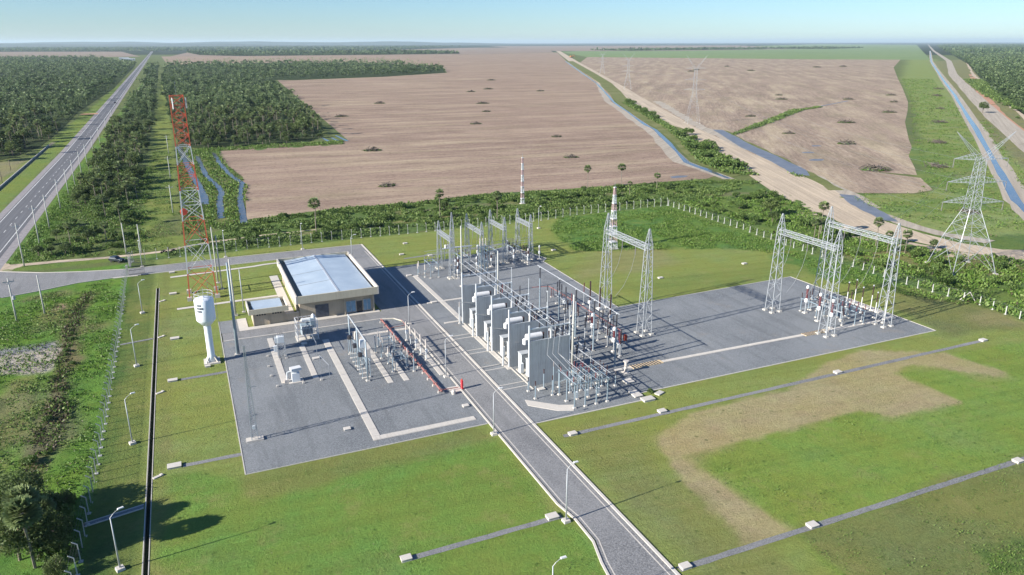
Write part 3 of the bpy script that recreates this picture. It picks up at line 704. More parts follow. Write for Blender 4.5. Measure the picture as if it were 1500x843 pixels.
def leafy(g, n, lobes, size, flat=.0):
    """leaf quads on the outside of several overlapping lobes; lobes = (cx,cy,cz,rx,ry,rz)"""
    lb = np.array(lobes); wgt = (lb[:, 3]*lb[:, 4])**1.0; k = g.choice(len(lb), n, p=wgt/wgt.sum())
    D = rand_dirs(n, g, -.55); rad = g.uniform(.72, 1.06, n)[:, None]
    bumpy = 1+.16*np.sin(D[:, :1]*7+k[:, None])*np.cos(D[:, 1:2]*6+k[:, None]*2)
    P_ = lb[k, :3]+D*lb[k, 3:6]*rad*bumpy
    d = unit(D*.6+g.normal(0, .8, (n, 3))); s = unit(np.cross(d, g.normal(0, 1, (n, 3))))
    L = size*g.uniform(.6, 1.4, n)
    lobe_t = g.uniform(-.18, .18, len(lb))[k]
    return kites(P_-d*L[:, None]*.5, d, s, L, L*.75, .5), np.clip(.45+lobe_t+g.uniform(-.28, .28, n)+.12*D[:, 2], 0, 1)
def rand_lobes(g, R_, H, n, flat=.62):
    L = [(0, 0, H-R_*flat*.9, R_*.72, R_*.72, R_*flat)]
    for i in range(n):
        a = g.uniform(0, 6.28); q = R_*g.uniform(.35, .68); s_ = R_*g.uniform(.34, .55)
        L.append((q*math.cos(a), q*math.sin(a), H-R_*g.uniform(.35, 1.25)*flat-s_*.3, s_, s_, s_*.8))
    return L
def limbs(g, H, R_, r0, n=6):
    Q = [trunk_quads(g, H*.62, r0, r0*.6, 3, 6, .3)]
    m = MB()
    for i in range(n):
        a = 6.28*i/n+g.uniform(-.3, .3); z0 = H*g.uniform(.28, .6)
        m.bar((0, 0, z0), (math.cos(a)*R_*.6, math.sin(a)*R_*.6, H*g.uniform(.6, .85)), r0*.8, n=4, w2=r0*.25)
    V = np.array(m.v); F = [f for f in m.f if len(f) == 4]
    Q.append(V[np.array(F)])
    return np.concatenate(Q)
def quads_mesh(name, Q, mat_, tint=None):
    V = Q.reshape(-1, 3); return np_mesh(name, V, np.arange(len(V)).reshape(-1, 4), mat_, tint)

# ---- prototypes (a few of each, meshes shared by every individual)
def palm_proto(g, H, r, n=60, skirt=22):
    q, t, tr = palm_parts(g, H, r, n, 3, skirt); return quads_mesh('crown', q, palm_leaf, t), quads_mesh('trunk', tr, palm_bark)
def tree_proto(g, R_, H, n, size, mat_=None, nl=7, r0=.22, flat=.62):
    q, t = leafy(g, n, rand_lobes(g, R_, H, nl, flat), size); return quads_mesh('crown', q, mat_ or tree_leaf, t), quads_mesh('trunk', limbs(g, H, R_, r0), bark)
g = np.random.default_rng(11)
PALMS = [palm_proto(g, h, r_) for h, r_ in ((9, 1.75), (8, 1.6), (10.5, 1.8), (7, 1.7))]
TREES = [tree_proto(g, 3.2, 6.5, 900, .55), tree_proto(g, 4.0, 7.5, 1200, .6), tree_proto(g, 2.6, 5.0, 700, .5)]
BUSH = [tree_proto(g, 1.7, 2.2, 380, .42, shrub_leaf, 5, .08, .55), tree_proto(g, 2.4, 2.9, 520, .48, shrub_leaf, 7, .1, .5), tree_proto(g, 1.2, 1.5, 240, .36, shrub_leaf, 4, .06, .6)]
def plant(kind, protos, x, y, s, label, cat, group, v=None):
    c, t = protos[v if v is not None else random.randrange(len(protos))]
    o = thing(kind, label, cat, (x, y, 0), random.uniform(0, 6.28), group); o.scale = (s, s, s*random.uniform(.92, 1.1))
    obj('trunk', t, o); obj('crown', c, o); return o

# ---- merged far woods (past the nearest 300 of a kind)
def variants(f, k): return [f() for _ in range(k)]
g2 = np.random.default_rng(5)
def lodpalm(n, f, tr, r=1.7, H=9):
    q, t, tq = palm_parts(g2, H, r, n, f, 0)
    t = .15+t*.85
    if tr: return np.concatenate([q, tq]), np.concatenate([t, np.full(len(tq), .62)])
    return q, t
def lodtree(n, size, R_=3.4, H=6.8):
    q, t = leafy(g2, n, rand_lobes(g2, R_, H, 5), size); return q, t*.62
LODS = [dict(p=variants(lambda: lodpalm(34, 2, True), 6), t=variants(lambda: lodtree(150, .95), 6)),
        dict(p=variants(lambda: lodpalm(16, 1, False, 2.0), 6), t=variants(lambda: lodtree(55, 1.5), 6)),
        dict(p=variants(lambda: lodpalm(8, 1, False, 2.9), 6), t=variants(lambda: lodtree(20, 2.6, 4.2), 6)),
        dict(p=variants(lambda: lodtree(9, 7.0, 9, 9.5), 6), t=variants(lambda: lodtree(9, 7.0, 9, 9.5), 6))]
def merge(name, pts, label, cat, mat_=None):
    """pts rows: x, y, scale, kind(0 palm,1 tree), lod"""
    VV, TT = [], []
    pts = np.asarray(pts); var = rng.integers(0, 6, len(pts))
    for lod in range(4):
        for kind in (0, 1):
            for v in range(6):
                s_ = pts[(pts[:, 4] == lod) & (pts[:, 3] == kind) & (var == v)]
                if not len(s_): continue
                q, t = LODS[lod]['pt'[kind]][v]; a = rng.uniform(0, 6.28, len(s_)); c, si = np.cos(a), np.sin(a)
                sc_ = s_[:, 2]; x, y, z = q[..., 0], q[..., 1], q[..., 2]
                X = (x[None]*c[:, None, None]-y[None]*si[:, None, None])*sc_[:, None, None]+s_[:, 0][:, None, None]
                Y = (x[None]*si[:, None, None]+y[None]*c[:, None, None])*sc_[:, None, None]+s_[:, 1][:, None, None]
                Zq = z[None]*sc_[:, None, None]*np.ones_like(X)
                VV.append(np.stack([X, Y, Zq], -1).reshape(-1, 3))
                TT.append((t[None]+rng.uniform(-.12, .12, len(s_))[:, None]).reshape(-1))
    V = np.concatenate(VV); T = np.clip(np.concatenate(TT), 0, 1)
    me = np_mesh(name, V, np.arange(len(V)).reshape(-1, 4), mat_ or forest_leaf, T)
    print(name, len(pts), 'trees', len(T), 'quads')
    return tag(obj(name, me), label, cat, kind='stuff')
def scatter(poly, spacing, grow=0.0, margin=1.05):
    """jittered points in a polygon; spacing grows with distance"""
    P_ = np.array(poly); x0, y0 = P_.min(0); x1, y1 = P_.max(0); out_ = []
    y = y0
    while y < y1:
        d = max(120, math.hypot(max(abs(x0), 0)*.0+0, y)); s_ = spacing*(1+grow*d)
        # part of the row inside the frame
        xa = max(x0, -.235*y-40); xb = min(x1, 1.75*y+120)
        if xb > xa:
            n = max(1, int((xb-xa)/s_)); xs = xa+(np.arange(n)+rng.uniform(-.1, 1.1, n))*(xb-xa)/n; yy = y+rng.uniform(-.6, .6, n)*s_
            out_.append(np.stack([xs, yy, np.full(n, s_)], -1))
        y += s_*.95
    A = np.concatenate(out_); k = in_poly(A[:, 0], A[:, 1], poly) & in_view(A[:, 0], A[:, 1], margin, 5)
    return A[k]
WOODS = [
    ([(-86, 492), (-96, 474), (-130, 474), (-1000, 4200), (-320, 3980), (-100, 2600), (-92, 2300), (-80, 1300), (-78, 1205), (-84, 800), (-80, 640), (-80, 540)], 5.0, .0011, .62),
    ([(-42, 330), (-44, 700), (-46, 1500), (-62, 2500), (-36, 2500), (-26, 1500), (-19.5, 700), (-19, 330)], 4.2, .0011, .55),
    ([(-2, 500), (14, 486), (72, 489), (88, 520), (100, 640), (140, 1290), (160, 1370), (184, 1350), (352, 1410), (523, 1545), (612, 1830), (605, 2410), (300, 2580), (-12, 2480), (-22, 1600), (-8, 800)], 4.8, .0011, .68),
    ([(575, 352), (905, 620), (2030, 1480), (9600, 7500), (16000, 12200), (16000, 9600), (9000, 5500), (3000, 1840), (1100, 640), (640, 370)], 5.2, .0012, .35),
    ([(100, 5700), (780, 5300), (1560, 4850), (1500, 4150), (1000, 4000), (300, 3950), (140, 4400)], 12, .0002, 0),
    ([(3000, 5350), (4600, 5900), (4750, 5500), (4670, 5250), (3100, 4900)], 16, .0002, 0),
    ([(4800, 5850), (5900, 6050), (6400, 5800), (5200, 5150)], 16, .0002, 0),
    ([(-2600, 12500), (4600, 12500), (3000, 9300), (1900, 7000), (700, 6100), (100, 6500), (-350, 6700), (-1500, 7100)], 40, .0001, 0),
]
ALLP = []
for poly_, sp_, gr_, pf in WOODS:
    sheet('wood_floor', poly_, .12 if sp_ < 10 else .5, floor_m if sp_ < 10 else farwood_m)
    A = scatter(poly_, sp_, gr_); n = len(A)
    big = fbm(A[:, 0], A[:, 1], 60, 2)
    kind = (rng.random(n) > pf*np.clip(.55+1.0*(big-.3), .2, 1.35)).astype(float)
    d = np.hypot(A[:, 0], A[:, 1])
    lod = np.select([d < 900, d < 1900, d < 4200], [0, 1, 2], 3)
    sc_ = rng.uniform(.68, 1.3, n)*np.where(kind == 1, rng.uniform(.6, 1.3, n), 1)*(.82+.36*fbm(A[:, 0], A[:, 1], 30, 1))
    sc_ *= .84; sc_ *= np.where(lod == 3, np.clip(A[:, 2]/14, 1, 1.5), np.clip(A[:, 2]/6.0, 1, 1.6)**.8)
    if pf == 0: kind[:] = 1
    keep = rng.random(n) > (.04 if pf != .55 else .25)*(fbm(A[:, 0], A[:, 1], 18, 4) < .42)*4
    ALLP.append(np.stack([A[:, 0], A[:, 1], sc_, kind, lod, d], -1)[keep])
ALLP = np.concatenate(ALLP); ALLP = ALLP[np.argsort(ALLP[:, 5])]
near_ = ALLP[ALLP[:, 5] < 1100]; UND = near_.copy(); UND[:, 0] += rng.uniform(-2.6, 2.6, len(UND)); UND[:, 1] += rng.uniform(-2.6, 2.6, len(UND)); UND[:, 2] = rng.uniform(.30, .62, len(UND)); UND[:, 3] = 1
pi = np.where(ALLP[:, 3] == 0)[0][:270]; ti = np.where(ALLP[:, 3] == 1)[0][:250]
def wood_place(x, y):
    if x < -70: a, e = 'wood left of the highway', 'the cattle yard' if y < 530 else ('the highway verge' if x > -92 else None)
    elif x < -15: a, e = 'roadside strip', 'the dirt track' if y < 375 else ('the highway bank' if x < -38 else ('the cleared strip' if x > -25 else None))
    elif x < 200: a, e = 'wood above the ditches', 'the crop field' if y < 505 else ('the cleared strip' if x < 6 else None)
    else: a, e = 'wood at the right edge', 'the right-hand road' if y > .62*x else None
    q_ = math.hypot(x, y); d_ = 'nearest' if q_ < 505 else ('near' if q_ < 530 else ('middle' if q_ < 570 else 'far'))
    if -70 < x < -15: d_ = 'nearest' if q_ < 370 else ('near' if q_ < 420 else ('middle' if q_ < 490 else 'far'))
    return a, (f'edge by {e}, {d_} part' if e else f'inside, {d_} part')
for i in pi:
    a, b = wood_place(ALLP[i, 0], ALLP[i, 1]); plant('palm_tree', PALMS, ALLP[i, 0], ALLP[i, 1], ALLP[i, 2], f"{'tall' if ALLP[i, 2] > .93 else ('low' if ALLP[i, 2] < .78 else 'middling')} palm, {a}, {b}", 'palm tree', f'palms in the {a}, {b}')
for i in ti:
    a, b = wood_place(ALLP[i, 0], ALLP[i, 1]); plant('bushy_tree', TREES, ALLP[i, 0], ALLP[i, 1], ALLP[i, 2]*.95, f"{'big' if ALLP[i, 2] > .9 else ('small' if ALLP[i, 2] < .66 else 'middling')} bushy tree, {a}, {b}", 'tree', f'bushy trees in the {a}, {b}')
rest = np.ones(len(ALLP), bool); rest[pi] = False; rest[ti] = False
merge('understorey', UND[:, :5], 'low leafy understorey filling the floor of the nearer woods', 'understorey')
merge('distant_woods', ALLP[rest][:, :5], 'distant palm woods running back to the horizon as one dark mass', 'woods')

# ---- single palms and trees that stand apart
def lone(kind, protos, x, y, s, label, v=None): return plant(kind, protos, x, y, s, label, 'palm tree' if kind == 'palm_tree' else 'tree', None, v)
for x, y, s, v, lb in ((36.8, 246, 1.2, 0, 'lone tall fan palm behind the back fence beyond the long metal-roofed building'),
        (81, 250, .95, 0, 'shaggy fan palm behind the back fence just left of the substation gantries'),
        (99, 240, 1.05, 1, 'fan palm right behind the back fence above the middle gantries'),
        (176, 169, .85, 0, 'fan palm behind the right fence, left one of the group beside the dirt road'),
        (180, 171, .9, 3, 'thick-crowned palm behind the right fence, second from left by the dirt road'),
        (187, 177, .98, 2, 'slender tall fan palm standing alone between the right fence and the dirt road'),
        (190, 158, .95, 1, 'fan palm beside the dirt road whose crown shows over the right-hand gantry beam'),
        (193, 150, .8, 3, 'short fan palm under the right-hand gantry beam beside the dirt road'),
        (188, 152, .7, 0, 'low fan palm with yellowed skirt behind the gantry nearest the dirt road'),
        (157, 279, 1.0, 1, 'fan palm at the crop field edge, left of the pair above the striped mast'),
        (172, 276, 1.05, 0, 'fan palm at the crop field edge, right of the pair above the striped mast'),
        (185, 268, .85, 3, 'small fan palm where the canal ends at the corner of the crop field'),
        (165, 258, .7, 1, 'stunted fan palm in the scrub near the back right fence corner'),
        (-23, 284, .8, 0, 'single fan palm in the grass strip left of the red and white mast'),
        (-29, 303, .85, 1, 'pale fan palm in the scrub between the highway and the red and white mast'),
        (-22, 318, .9, 2, 'tall fan palm at the right edge of the roadside scrub'),
        (-36, 262, .8, 1, 'fan palm close to the pink dirt track near the parked car'),
        (-26, 262, .75, 3, 'small fan palm behind the dirt track left of the mast')):
    lone('palm_tree', PALMS, x, y, s, lb, v)
for x, y, s, v, lb in ((-40, 252, .55, 2, 'dark low tree beside the pink dirt track near the highway junction'),
        (-43, 250, .6, 0, 'dark round tree at the highway junction, nearest the road'),
        (-36, 250, .5, 1, 'spreading low tree just behind the pink dirt track'),
        (-31, 262, .6, 1, 'wide dark tree in the scrub behind the parked car'),
        (-41, 272, .55, 0, 'dark tree at the foot of the grassy highway bank'),
        (-96, 478, 1.5, 1, 'very dark large tree at the left edge beyond the highway'),
        (-104, 500, 1.4, 0, 'large dark tree behind the cattle yard at the left edge'),
        (-88, 498, 1.0, 1, 'rounded tree above the cattle yard beyond the highway'),
        (86.5, 262, .75, 2, 'small round tree standing out of the hedge at the crop field edge'),
        (192, 206, .8, 1, 'spreading dull green tree behind the right fence by the dirt road'),
        (184, 196, .7, 0, 'dark tree behind the right fence, left of the spreading one'),
        (205, 150, .6, 2, 'dark tree casting shade beside the dirt road behind the rightmost gantry'),
        (650, 452, 1.3, 1, 'solitary dark tree between the right road and the woods')):
    lone('bushy_tree', TREES, x, y, s, lb, v)
# big trees in the near left corner
gb = np.random.default_rng(21)
def big_tree(R_, H, n, size, nl, flat=1.05): return tree_proto(gb, R_, H, n, size, tree_leaf, nl, .3, flat)
bt = [big_tree(4.6, 9.5, 9000, .34, 14), big_tree(3.6, 7.0, 6500, .30, 11), big_tree(5.0, 11, 8500, .36, 14)]
nearpalm = [palm_proto(gb, 6.4, 1.55, 190, 30), palm_proto(gb, 5.6, 1.4, 170, 24)]
for x, y, s, v, lb in ((-22.4, 99.0, .80, 1, 'big leafy tree filling the near left corner outside the fence'),
        (-26.0, 103.0, .75, 0, 'grey-green bushy tree at the left edge behind the near corner trees'),
        (-20.9, 93.2, .62, 0, 'dense tree closest to the fence in the near left corner'),
        (-24.6, 94.0, .70, 2, 'dark tree cut by the bottom left edge of the photo'),
        (-20.6, 103.8, .38, 1, 'low round bush-like tree beside the fence above the near corner trees'),
        (-19.9, 88.3, .42, 1, 'low tree right beside the last fence posts in the near left corner')):
    lone('bushy_tree', bt, x, y, s, lb, v)
for x, y, s, v, lb in ((-23.6, 96.6, 1.05, 0, 'light green palm among the big trees in the near left corner'),
        (-21.6, 95.8, .98, 1, 'light green palm in the near left corner, nearer the fence'),
        (-22.6, 91.2, 1.15, 0, 'tallest palm of the near left corner, rising between the trees'),
        (-24.8, 98.8, .95, 1, 'palm half hidden at the very left edge of the near corner')):
    lone('palm_tree', nearpalm, x, y, s, lb, v)

# ---- shrubs one can tell apart, and undergrowth
def bushes(pts, label, group, s0=.8, s1=1.3):
    for x, y in pts:
        if 'back fence' in group: w_ = 'behind the red mast' if x < 45 else ('behind the back gantries' if x < 100 else ('behind the tall gantry' if x < 160 else 'near the fence corner')); w_ += ', close to the fence' if y < 252 else ', close to the crop field'
        elif 'right fence' in group: w_ = 'left of the far gantries' if y > 175 else ('behind the far gantries' if y > 140 else 'around the large transmission tower'); w_ += ', close to the fence' if x < 185 else ', away from the fence'
        elif 'highway' in group: w_ = 'by the dirt track' if y < 270 else ('halfway up' if y < 300 else 'by the first trees'); w_ += ', roadside' if x < -32 else ', mast side'
        elif 'near left' in group: w_ = 'inner side' if x < -22 else 'fence side'
        elif 'gully' in group: w_ = 'upper end' if y > 150 else ('middle' if y > 122 else 'lower end')
        else: w_ = 'nearest stretch' if y < 420 else ('middle stretch' if y < 640 else 'farthest stretch')
        plant('shrub', BUSH, x, y, random.uniform(s0, s1), f'{label}, {w_}', 'shrub', f'{group}, {w_}')
def rpts(poly, n, mind=1.5):
    P_ = np.array(poly); o = []; t = 0
    while len(o) < n and t < n*60:
        t += 1; x = random.uniform(P_[:, 0].min(), P_[:, 0].max()); y = random.uniform(P_[:, 1].min(), P_[:, 1].max())
        if in_poly(np.array([x]), np.array([y]), poly)[0] and in_view(x, y, 1.03, 2) and all((x-a)**2+(y-b)**2 > mind**2 for a, b in o): o.append((x, y))
    return o
BACK = [(-8, 238), (60, 237), (168, 240), (190, 250), (200, 272), (160, 279), (110, 283), (80, 279), (30, 275), (17, 262)]
bushes(rpts(BACK, 120), 'green bush in the hedge band', 'bushes behind the back fence', .5, .95)
RIGHTB = [(172, 238), (171, 128), (182, 112), (215, 100), (262, 106), (240, 122), (213, 135), (203, 150), (201, 182), (212, 208), (222, 240)]
bushes(rpts(RIGHTB, 90), 'bush beyond the right fence', 'bushes behind the right fence', .55, 1.05)
ROADB = [(-44, 247), (-18, 247), (-19, 330), (-43, 330)]
bushes(rpts(ROADB, 38), 'low bush in the scrub beside the highway', 'bushes beside the highway', .6, 1.2)
SCR = [(-28.5, 182), (-26, 182), (-24, 140), (-25, 104), (-29, 104), (-29, 125), (-28, 143)]
bushes(rpts(SCR, 20, 1.1), 'straggly dull bush in the gully left of the fence', 'bushes along the left gully', .25, .5)
CANB = [(250, 276), (240, 288), (250, 322), (322, 450), (424, 684), (432, 680), (340, 484), (318, 430), (270, 320)]
bushes(rpts(CANB, 40, 4), 'low bush on the green canal bank', 'bushes on the canal bank', 1.0, 1.8)
EDGE = [(560, 352), (905, 640), (1100, 790), (1110, 770), (900, 600), (600, 352)]
bushes(rpts(EDGE, 30, 5), 'bush on the rough verge beside the right-hand woods', 'bushes beside the right woods', 1.0, 2.0)

def tufts(name, poly, dens_, size, label, cat, mat_=None, n_leaf=5, brown=.12, spread=.3, nz=None):
    P_ = np.array(poly, float); x0, y0 = P_.min(0); x1, y1 = P_.max(0); n = int((x1-x0)*(y1-y0)*dens_)
    x = rng.uniform(x0, x1, n); y = rng.uniform(y0, y1, n); k = in_poly(x, y, poly) & in_view(x, y, 1.02, .5)
    cl = fbm(x, y, 5, 3); k &= (cl > (.40 if nz is None else nz)) & ~is_flat(x, y, .25); x, y, cl = x[k], y[k], cl[k]; n = len(x)
    if n == 0: return None
    x = np.repeat(x, n_leaf); y = np.repeat(y, n_leaf); cl = np.repeat(cl, n_leaf); n *= n_leaf
    sz = size*rng.uniform(.5, 1.4, n)*(.5+cl)
    D = unit(np.stack([rng.normal(0, .75, n), rng.normal(0, .75, n), rng.uniform(.35, 1, n)], -1)); S = unit(np.cross(D, rng.normal(0, 1, (n, 3))))
    P0 = np.stack([x+rng.normal(0, spread, n), y+rng.normal(0, spread, n), np.full(n, .04)+rng.uniform(0, .5, n)*sz], -1)
    Q_ = kites(P0, D, S, sz, sz*.55, .55); T = np.clip(.2+rng.random(n)*.8*(.45+cl), .2, 1); T = np.where(rng.random(n) < brown, rng.uniform(0, .15, n), T)
    me = quads_mesh(name, Q_, mat_ or weed_leaf, T); print(name, n, 'quads')
    return tag(obj(name, me), label, cat, kind='stuff')
tufts('tall_weeds', [(-62, 60), (-18, 60), (-18, 217), (-40, 209), (-62, 200)], 2.2, .34, 'rank green weeds covering the ground left of the fence', 'weeds', n_leaf=4, brown=.05)
tufts('dry_scrub', [(-27.6, 206), (-25.6, 207), (-27, 180), (-25, 144), (-23.5, 136), (-24, 122), (-26.5, 104), (-28, 98), (-28.5, 110), (-27.8, 128), (-27.3, 143), (-29, 181)], 3.0, .45, 'dry brownish scrub along the gully left of the fence', 'scrub', n_leaf=5, brown=.62, nz=.3)
tufts('undergrowth', [(-10, 236), (60, 235.5), (168, 238.5), (192, 240), (236, 262), (214, 276), (160, 280), (110, 285), (80, 280), (52, 282), (17, 275), (4, 262)], 2.4, .62, 'tangled green undergrowth between the back fence and the crop field', 'undergrowth', shrub_leaf, 4, 0)
tufts('undergrowth', [(169.5, 238), (169.5, 90), (300, 90), (262, 122), (214, 134), (202, 150), (201, 184), (214, 214), (224, 240)], 1.8, .6, 'tangled green undergrowth between the right fence and the dirt road', 'undergrowth', weed_leaf, 4, .06)
tufts('undergrowth', [(-50, 240), (-15, 244), (-16, 420), (-47, 420)], 1.6, .5, 'rank scrub growth between the highway and the cleared strip', 'undergrowth', weed_leaf, 4, .04, nz=.36)
tufts('tall_grass', [(104, 192), (120, 186), (150, 175), (160, 160), (150, 140), (167, 110), (167, 235), (120, 234), (109, 218)], 3.0, .36, 'tall unmown grass inside the back right corner of the fence', 'grass', n_leaf=4, brown=.02, nz=.36)
tufts('tall_grass', [(-4, 262), (17, 270), (19, 300), (24, 350), (20, 400), (18, 470), (92, 472), (94, 487), (-4, 487)], 1.3, .7, 'rough grass around the ditches beside the crop field', 'grass', n_leaf=4, brown=.15, nz=.3)
tufts('tall_grass', [(76, 40), (96, 40), (96, 46.5), (85, 47.8)], 6, .16, 'tall grass at the bottom right corner of the lawn', 'grass', n_leaf=4, brown=.1, nz=.2)
tufts('meadow_grass', [(245, 218), (257, 222), (276, 213), (312, 238), (440, 350), (560, 450), (590, 400), (430, 280), (330, 198), (280, 155), (228, 152), (222, 172)], .40, .50, 'rough green grass of the meadow beside the canal', 'grass', weed_leaf, 4, .08, nz=.46)

# ================================================================== lattice work
def lattice(m, base, top, w0, w1, panels, leg=.12, br=.06, kind='X', w0y=None, w1y=None):
    """square lattice shaft between two centre points"""
    base = np.array(base, float); top = np.array(top, float); w0y = w0y or w0; w1y = w1y or w1
    ring = []
    # panel heights shrink with the width
    ws = [w0+(w1-w0)*k/panels for k in range(panels+1)]
    hs = np.cumsum([0]+[(ws[k]+ws[k+1])/2+.2 for k in range(panels)]); hs = hs/hs[-1]
    for h in hs:
        c = base+(top-base)*h; a = (w0+(w1-w0)*h)/2; b = (w0y+(w1y-w0y)*h)/2
        ring.append([c+np.array([a, b, 0]), c+np.array([-a, b, 0]), c+np.array([-a, -b, 0]), c+np.array([a, -b, 0])])
    for i in range(4): m.bar(ring[0][i], ring[-1][i], leg)
    for k in range(panels):
        for i in range(4):
            j = (i+1) % 4
            if kind == 'X': m.bar(ring[k][i], ring[k+1][j], br); m.bar(ring[k][j], ring[k+1][i], br)
            elif kind == 'Z':
                if (k+i) % 2: m.bar(ring[k][i], ring[k+1][j], br)
                else: m.bar(ring[k][j], ring[k+1][i], br)
            if kind != 'Z' or k % 2 == 0: m.bar(ring[k+1][i], ring[k+1][j], br)
    return m
def truss(m, a, b, w, h, panels, leg=.1, br=.06):
    """horizontal box truss from a to b"""
    a = np.array(a, float); b = np.array(b, float); d = (b-a)/np.linalg.norm(b-a); s = np.array([-d[1], d[0], 0]); z = np.array([0, 0, 1.])
    R_ = []
    for k in range(panels+1):
        c = a+(b-a)*k/panels; R_.append([c+s*w/2+z*h/2, c-s*w/2+z*h/2, c-s*w/2-z*h/2, c+s*w/2-z*h/2])
    for i in range(4): m.bar(R_[0][i], R_[-1][i], leg)
    for k in range(panels):
        for i in range(4):
            j = (i+1) % 4
            if (k+i) % 2: m.bar(R_[k][i], R_[k+1][j], br)
            else: m.bar(R_[k][j], R_[k+1][i], br)
    for k in range(panels+1):
        for i in range(4): m.bar(R_[k][i], R_[k][(i+1) % 4], br)
    return m
def footings(t, pts, s=.7, h=.28, name='footing', world=True):
    for x, y in pts: MB().box(x, y, 0, s, s, h, top=.85).build(name, concrete, t, world=world)

def gantry(label, x, y0, y1, hw, tip, wb=2.3, wt=1.15, drops=(), mat_=None, group='big lattice gantries', panels=11, axis='y', beamw=1.25, leg=.13, br=.055):
    t = thing('lattice_gantry', label, 'gantry', (x, y0, 0), 0, group); mat_ = mat_ or galv_bright
    ends = [(x, y0), (x, y1)] if axis == 'y' else [(y0, x), (y1, x)]
    for cx, cy in ends:
        m = MB(); lattice(m, (cx, cy, .2), (cx, cy, hw+.8), wb, wt, panels, leg, br, 'Z')
        lattice(m, (cx, cy, hw+.8), (cx, cy, tip), wt, .16, 3, leg*.8, br, 'Z')
        m.build('column', mat_, t, world=True)
        footings(t, [(cx+a*wb/2, cy+b*wb/2) for a in (-1, 1) for b in (-1, 1)], .95, .35)
    (ax, ay), (bx, by) = ends
    truss(MB(), (ax, ay, hw), (bx, by, hw), beamw, .95, 13, leg*.8, br*.95).build('beam', mat_, t, world=True)
    for k in drops:      # insulator strings hanging from the beam, with a slack wire
        px, py = ax+(bx-ax)*k, ay+(by-ay)*k
        MB().ins(px, py, hw-2.6, 2.2, .11).build('insulator_string', grey_ins, t, world=True)
        m = MB(); m.tube([(px, py, hw-2.6), (px-.8, py, hw-6), (px-2.6, py, hw-9.5), (px-4.5, py, hw-11.5)], .045, 4); m.build('drop_wire', wire_m, t, world=True)
    return t
gantry('tall lattice gantry nearest the transformers, its two columns joined by one beam', 86.3, 126.6, 143.2, 19.2, 23.3, drops=(.3, .62))
gantry('lattice gantry at the left side of the right-hand bay, nearer the transformers', 121.8, 110.2, 126.7, 19.2, 23.3, drops=(.2, .5, .8))
gantry('lattice gantry at the far right edge of the stone yard', 137.7, 109.4, 128.0, 19.2, 23.3, drops=(.25, .5, .75))

# small gantries of the back bays
for lb, x, a, b, hw, tip in (('leftmost small gantry of the back bays, next to the row of three white insulators', 61.5, 181.2, 191.5, 10.6, 13.6),
        ('second small gantry of the back bays from the left', 73.0, 188.5, 200.5, 9.6, 12.8),
        ('third small gantry of the back bays from the left', 80.2, 189.2, 200.0, 10.0, 13.4),
        ('rightmost small gantry of the back bays, closest to the lawn edge', 88.2, 189.0, 198.2, 10.2, 13.4)):
    gantry(lb, x, a, b, hw, tip, 1.25, .75, (.3, .6), galv, 'small gantries of the back bays', 8, 'y', .7, .12, .06)
t = thing('lattice_column', 'single tall lattice column standing between the first two small back gantries', 'lattice column', (66, 193.5, 0), 0)
m = MB(); lattice(m, (66, 193.5, .2), (66, 193.5, 11.5), 1.3, .8, 9, .11, .06, 'Z'); lattice(m, (66, 193.5, 11.5), (66, 193.5, 15.2), .8, .12, 3, .09, .05, 'Z'); m.build('shaft', galv, t, world=True)
footings(t, [(65.4, 192.9), (66.6, 192.9), (65.4, 194.1), (66.6, 194.1)], .6)

# ------------------------------------------------------------------ red and white telecom mast
t = thing('telecom_mast', 'very tall red and white lattice telecom mast behind the water tank', 'telecom mast', (0, 193.3, 0))
levels = [(0, 6.7, 'r'), (6.7, 13.7, 'w'), (13.7, 19.6, 'r'), (19.6, 26.8, 'w'), (26.8, 32.8, 'r'), (32.8, 37.1, 'w'), (37.1, 48.5, 'r')]
def tw(h): return 6.4-(6.4-2.9)*min(1, h/40)
for h0, h1, c in levels:
    m = MB(); n = max(1, round((h1-h0)/(tw(h0)*.9))); 
    if c == 'r' and h1 > 40: n = 5
    lattice(m, (0, 193.3, h0+(.35 if h0 == 0 else 0)), (0, 193.3, h1), tw(h0), tw(h1), n, .27 if h0 < 30 else .20, .11, 'X')
    m.build('mast_section', tower_red if c == 'r' else white, t, world=True)
m = MB(); m.bar((1.2, 192.6, .3), (.6, 192.9, 48.3), .35, .05); 
for k in range(60): m.bar((1.0-.6*k/60, 192.6, .5+k*.8), (1.45-.6*k/60, 192.6, .5+k*.8), .05)
m.build('ladder', galv, t, world=True)
for sx, sy in ((-1, -1), (1, -1), (-1, 1), (1, 1)):
    MB().box(sx*3.2, 193.3+sy*3.2, 0, 1.1, 1.1, .9).build('footing', conc_pale, t, world=True)
m = MB()
for a in (0, 2.1, 4.2): m.box(1.9*math.cos(a), 193.3+1.9*math.sin(a), 45.6, .3, .16, 2.4, a)
m.build('panel_antenna', white, t, world=True)
m = MB(); m.lathe(-1.8, 191.9, 21.6, [(.75, -.05), (.85, .25), (.85, .5), (.1, .75)], 14, 'y'); m.build('dish_antenna', red, t, world=True)
MB().bar((0, 193.3, 48.5), (0, 193.3, 51.6), .06).build('lightning_rod', galv, t, world=True)

